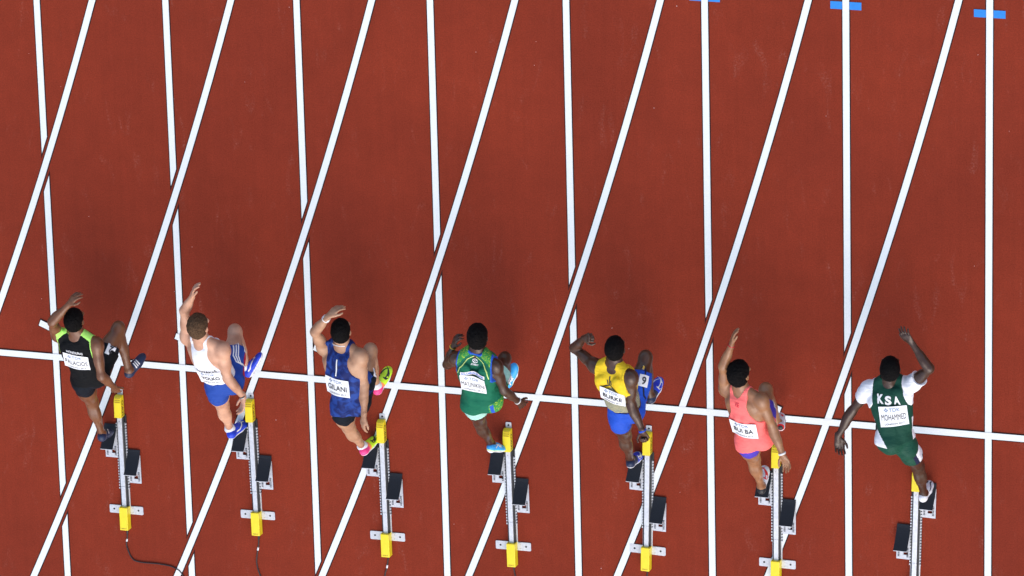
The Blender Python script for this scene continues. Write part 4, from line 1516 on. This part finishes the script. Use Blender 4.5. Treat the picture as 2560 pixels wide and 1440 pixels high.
M['nail'] = plain('nail', (0.50, 0.33, 0.28), rough=0.3)
M['blue_trim'] = col('blue_trim', (0.02, 0.10, 0.52))
M['lime_pipe'] = plain('lime_piping', (0.62, 0.80, 0.22))
M['navy'] = col('navy_cloth', (0.010, 0.014, 0.045))
M['flag_gold'] = plain('flag_gold', (0.8, 0.5, 0.05))
M['red_ink'] = plain('red_ink', (0.55, 0.02, 0.05))
black_knit = col('black_vest_cloth', (0.0055, 0.006, 0.007), spec=0.12)
black_short = col('black_short_cloth', (0.0055, 0.0085, 0.014), spec=0.15)
lime = col('lime_cloth', (0.42, 0.85, 0.16))
royal = col('royal_blue_cloth', (0.016, 0.062, 0.33))
red = col('red_cloth', (0.45, 0.012, 0.03))
camo = patterned('camouflage_blue', (0.006, 0.015, 0.105), (0.016, 0.055, 0.27), 11, lo=0.44, hi=0.60)
green = col('green_cloth', (0.005, 0.135, 0.070))
leaf = patterned('leaf_pattern', (0.03, 0.25, 0.05), (0.50, 0.62, 0.04), 60, lo=0.52, hi=0.68)
mint = col('mint_cloth', (0.40, 0.72, 0.60))
yellow = col('yellow_cloth', (0.82, 0.56, 0.02))
wavep = patterned('wave_pattern', (0.05, 0.11, 0.13), (0.55, 0.48, 0.26), 26, wave=True, lo=0.35, hi=0.6)
bright_blue = col('bright_blue_cloth', (0.012, 0.078, 0.52), rough=0.6)
coral = col('coral_cloth', (0.97, 0.175, 0.160))
purple = col('purple_cloth', (0.075, 0.045, 0.42))
dgreen = col('bottle_green_cloth', (0.004, 0.052, 0.032))
dgreen2 = col('bottle_green_tights', (0.004, 0.062, 0.036), rough=0.6)

def shoe_mat(n, c, rough=0.5):
    return plain(n, c, rough=rough, var=0.06, scale=70, bump=0.15)
s_navy = shoe_mat('shoe_navy', (0.010, 0.022, 0.065))
s_blue = shoe_mat('shoe_blue', (0.012, 0.05, 0.60))
s_neon = shoe_mat('shoe_neon', (0.62, 0.95, 0.03))
s_orange = shoe_mat('shoe_orange', (0.95, 0.28, 0.08))
s_pink = shoe_mat('shoe_pink', (0.95, 0.06, 0.26))
s_sky = shoe_mat('shoe_sky', (0.04, 0.40, 0.88))
s_white = shoe_mat('shoe_white', (0.76, 0.77, 0.80))
s_black = shoe_mat('shoe_black', (0.012, 0.012, 0.014))
s_red = shoe_mat('shoe_red', (0.75, 0.015, 0.02))
s_lime = shoe_mat('shoe_lime', (0.6, 0.85, 0.25))

CFG = {
 1: dict(h=1.75, seed=11, bulk=1.06, skin=SK[1], hair=dict(thick=0.007, rough=0.0012, seed=1), hair_mat=HB,
    label='dark-skinned sprinter in black vest with lime shoulder panels and navy three-striped shoes',
    thumb=dict(L=(0.6, -0.5, 0.6), R=(1, 0.5, 0.1)), curl=dict(L=0.22, R=0.12), look=(0.05, 1, 0),
    top=dict(mat=black_knit, v0=-0.02, W=TANK_WIDE, NB=NB_HIGH, NF=NF, inflate=0.007, loose=0.006,
        split=[('shoulder_panel', lambda u, v, w: (v > 1.172-1.28*np.abs(u)) | ((np.abs(u) > pw(v, TANK_WIDE)-0.007) & (v > 0.68)) | ((w < 0) & (v > pw(np.abs(u), NB_HIGH)-0.014)), lime)],
        bib=dict(v=0.615, name='PALACIOS', rot=-0.10, w=0.235, h=0.175, nw=0.205, u=-0.008)),
    shorts=dict(mat=black_short, endL=0.36, endR=0.60, inflate=0.007, fold=0.0014),
    shoes=dict(mat=s_navy, sole=s_navy, prints=[('stripes', (1,), M['white_print'], dict(y=0.52)), ('line', (-1,), M['white_print'], dict(y=0.5, pts=[(-0.02, -0.02), (0.0, 0.012), (0.03, 0.02)], w=0.010))]),
    extra=x1),
 2: dict(h=1.86, seed=12, bulk=1.08, skin=SK[2], hair=dict(thick=0.008, top=0.010, rough=0.0026, seed=2, freq=(60, 240)), hair_mat=HN, headup=0.12,
    label='fair-skinned brown-haired sprinter in white vest and royal blue shorts with white side stripes',
    thumb=dict(L=(0.35, 0.1, 0.9), R=(-0.6, 0.2, -0.7)), curl=dict(L=0.16, R=0.18), spread=dict(L=0.5), look=(0.08, 1, 0),
    top=dict(mat=M['white_cloth'], v0=0.19, W=TANK_RACER, NB=NB_V, NF=NF, inflate=0.006,
        bib=dict(v=0.425, name='VOLKO', rot=-0.06, w=0.225, h=0.16, nw=0.17, u=-0.005, bold=0.02)),
    shorts=dict(mat=royal, waist=0.22, endL=0.44, endR=0.60, inflate=0.007,
        split=[('red_panel', lambda R, p: (R.thigh_coords('R', p)[1] > 0.045) & (R.thigh_coords('R', p)[2] < 0.02) & (R.thigh_coords('R', p)[0] > 0.0), red)]),
    shoes=dict(mat=s_blue, sole=s_white, sock=0.055, prints=[('line', (1, -1), M['white_print'], dict(y=0.55, pts=[(-0.075, -0.012), (-0.03, -0.016), (0.02, 0.0), (0.06, 0.016), (0.085, 0.006)], w=0.011))]),
    bands=[('R', 0.93, 0.029, 0.014, M['ink'], 'bracelet'), ('R', 0.97, 0.027, 0.006, M['tape'], 'bracelet')], extra=x2),
 3: dict(h=1.83, seed=13, bulk=1.05, skin=SK[3], hair=dict(thick=0.007, top=0.003, rough=0.0012, seed=3), hair_mat=HB,
    label='black-haired sprinter in camouflage blue vest with yellow and pink shoes',
    thumb=dict(L=(0.6, -0.3, 0.6), R=(0.7, 0.2, 0.6)), curl=dict(L=0.16, R=0.14), spread=dict(L=0.7, R=0.6), look=(0, 1, 0),
    top=dict(mat=camo, v0=-0.09, W=[(-0.3, 0.150), (0.15, 0.165), (0.3, 0.30)]+TANK_MID, NB=NB_LOW, NF=NF, inflate=0.008, loose=0.006, fold=0.003,
        bib=dict(v=0.43, name='GILANI', bold=0.015, rot=-0.07, w=0.232, h=0.175, nw=0.185, u=-0.030)),
    shorts=dict(mat=black_short, endL=0.38, endR=0.55, inflate=0.007),
    shoes=dict(mat=s_neon, sole=s_white, sock=0.045, split=[('heel_counter', lambda x, y, z: y < 0.30, s_pink), ('midfoot', lambda x, y, z: y < 0.40, s_orange)],
        prints=[('swoosh', (1, -1), M['ink'], dict(y=0.72, k=0.15, dir=1, side=0.6, upn=0.8))]),
    bands=[('L', 0.93, 0.031, 0.018, M['tape'], 'wristband'), ('L', 0.85, 0.033, 0.012, M['tape'], 'wristband')], extra=x3),
 4: dict(h=1.72, seed=14, bulk=0.98, skin=SK[4], hair=dict(thick=0.010, top=0.006, rough=0.0020, seed=4, freq=(120, 320)), hair_mat=HB,
    label='sprinter in loose green vest with blue trim, patterned shoulders and sky blue shoes',
    thumb=dict(L=(0.5, -0.2, 0.7), R=(0.4, 1, 0.1)), curl=dict(L=0.35, R=0.1), spread=dict(R=1.6), look=(0.03, 1, 0),
    top=dict(mat=green, v0=-0.14, W=TANK_WIDE, NB=NB_HIGH, NF=NF, inflate=0.010, loose=0.030, fold=0.0042,
        split=[('blue_trim', lambda u, v, w: (np.abs(u) > pw(v, TANK_WIDE)-0.010) | (v > np.where(w < 0, pw(np.abs(u), NB_HIGH), 9)-0.030), M['blue_trim']),
               ('shoulder_panel', lambda u, v, w: v > 1.15-1.55*np.abs(u), leaf),
               ('side_vent', lambda u, v, w: (u > 0.128) & (u < 0.152) & (v < 0.13), M['blue_trim']),
               ('side_panel', lambda u, v, w: (u > 0.118) & (v < 0.13+0.5*(np.abs(u)-0.11)), leaf)],
        bib=dict(v=0.575, name="MA'UNIKENI", rot=-0.03, w=0.225, h=0.195, nw=0.205, u=-0.005)),
    shorts=dict(mat=mint, endL=0.30, endR=0.60, inflate=0.010, flare=0.02),
    shoes=dict(mat=s_sky, sole=s_white, split=[('toe_edge', lambda x, y, z: z < 0.018, s_lime)], prints=[('line', (1, -1), M['white_print'], dict(y=0.45, pts=[(-0.06, -0.02), (-0.02, 0.012), (0.03, -0.016)], w=0.008)), ('line', (1, -1), M['white_print'], dict(y=0.45, pts=[(-0.04, 0.015), (0.0, -0.014), (0.045, 0.010)], w=0.008))]),
    bands=[('R', 0.95, 0.029, 0.010, M['tape'], 'bracelet'), ('L', 0.95, 0.029, 0.009, M['flag_gold'], 'bracelet')], extra=x4),
 5: dict(h=1.78, seed=15, bulk=1.05, skin=SK[5], hair=dict(thick=0.006, rough=0.0010, seed=5), hair_mat=HB,
    label='sprinter in yellow top with black piping, bright blue shorts, both fists clenched',
    thumb=dict(L=(0.2, -0.8, 0.4), R=(-0.9, -0.2, -0.3)), curl=dict(L=1.25, R=1.2), look=(0.05, 1, 0),
    top=dict(mat=yellow, v0=0.20, W=TANK_WIDE, NB=[(0, 0.945), (0.055, 1.07), (0.068, 1.35)], NF=NF, inflate=0.010, fold=0.003,
        split=[('patterned_panel', lambda u, v, w: v < 0.74-1.1*np.abs(u), wavep)],
        bib=dict(v=0.58, name='BURKE', rot=-0.16, w=0.235, h=0.150, nw=0.18, u=0.0, bold=0.02)),
    shorts=dict(mat=bright_blue, waist=0.17, endL=0.42, endR=0.70, inflate=0.006),
    shoes=dict(mat=s_blue, sole=s_white, split=[('heel_counter', lambda x, y, z: y < 0.42, s_navy)], prints=[('swoosh', (1,), M['white_print'], dict(y=0.72, k=0.16, side=0.7, upn=0.75)), ('swoosh', (-1,), M['white_print'], dict(y=0.66, k=0.15))]),
    bands=[('R', 0.96, 0.031, 0.016, bright_blue, 'wristband')], extra=x5),
 6: dict(h=1.76, seed=16, bulk=1.0, skin=SK[6], hair=dict(thick=0.011, top=0.009, rough=0.0020, seed=6, freq=(70, 220)), hair_mat=HB,
    label='sprinter in coral pink racer-back vest over purple shorts, white shoes with red marks',
    thumb=dict(L=(0.3, -0.1, 0.9), R=(-0.9, -0.3, -0.3)), curl=dict(L=0.10, R=0.16), spread=dict(L=0.4, R=1.0), look=(0.08, 1, 0),
    top=dict(mat=coral, v0=-0.10, W=[(-0.3, 0.160), (0.15, 0.175), (0.3, 0.30)]+TANK_RACER, NB=NB_V, NF=NF, inflate=0.008, loose=0.010, fold=0.0032,
        bib=dict(v=0.40, name='BUI BA', bold=0.015, rot=-0.07, w=0.245, h=0.165, nw=0.18, u=-0.012)),
    shorts=dict(mat=purple, endL=0.34, endR=0.66, inflate=0.008),
    shoes=dict(mat=s_white, sole=s_white, split=[('heel_counter', lambda x, y, z: y < 0.30, s_black)], prints=[('swoosh', (1, -1), s_red, dict(y=0.66, k=0.16, side=0.55, upn=0.85))]),
    shoesR=dict(mat=s_white, sole=s_white, split=[('heel_counter', lambda x, y, z: (y < 0.0), s_black), ('heel_stripe', lambda x, y, z: (y < 0.05), s_red)], prints=[('swoosh', (1, -1), s_red, dict(y=0.66, k=0.10, side=0.55, upn=0.85))]),
    bands=[('R', 0.95, 0.030, 0.016, M['tape'], 'wristband'), ('L', 0.97, 0.028, 0.008, red, 'bracelet')], extra=x6),
 7: dict(h=1.76, seed=17, bulk=1.02, skin=SK[7], hair=dict(thick=0.006, rough=0.0010, seed=7), hair_mat=HB,
    label='sprinter in bottle green top with white short sleeves, right foot on the block',
    thumb=dict(L=(0.9, 0.3, -0.4), R=(-0.95, -0.2, -0.2)), curl=dict(L=0.22, R=0.12), look=(0, 1, 0),
    top=dict(mat=dgreen, v0=0.05, W=[(0.5, 0.3), (0.62, 0.19), (0.72, 0.150), (0.9, 0.138), (1.1, 0.128), (1.3, 0.12)], NB=NB_HIGH, NF=NF, inflate=0.009, loose=0.010, fold=0.0025, sleeves=0.13, name='jersey',
        split=[('side_panel', lambda u, v, w: (np.abs(u) > np.where(u < 0, 0.160-0.024*np.clip((0.45-v)/0.45, 0, 1), 0.142-0.036*np.clip((0.45-v)/0.45, 0, 1))) & (v < 0.46), M['white_cloth'])],
        bib=dict(v=0.55, name='MOHAMMED', rot=0.03, w=0.235, h=0.185, nw=0.205, u=0.005)),
    shorts=dict(mat=dgreen2, endL=0.6, endR=0.52, inflate=0.006,
        split=[('white_panel', lambda R, p: (R.thigh_coords('R', p)[1] > 0.036) & (R.thigh_coords('R', p)[0] > 0.05), M['white_cloth']),
               ('navy_panel', lambda R, p: (R.thigh_coords('R', p)[1] > 0.0) & (R.thigh_coords('R', p)[0] > 0.12+0.4*(0.036-R.thigh_coords('R', p)[1])/0.036*0.2), M['navy'])]),
    shoes=dict(mat=s_white, sole=s_white, prints=[('line', (1, -1), M['ink'], dict(y=0.62, pts=[(-0.05, -0.010), (0.0, -0.004), (0.05, 0.012), (0.08, 0.004)], w=0.009))]),
    extra=x7),
}
for i in range(1, 8):
    Runner(CFG[i], SKEL[i]).build()
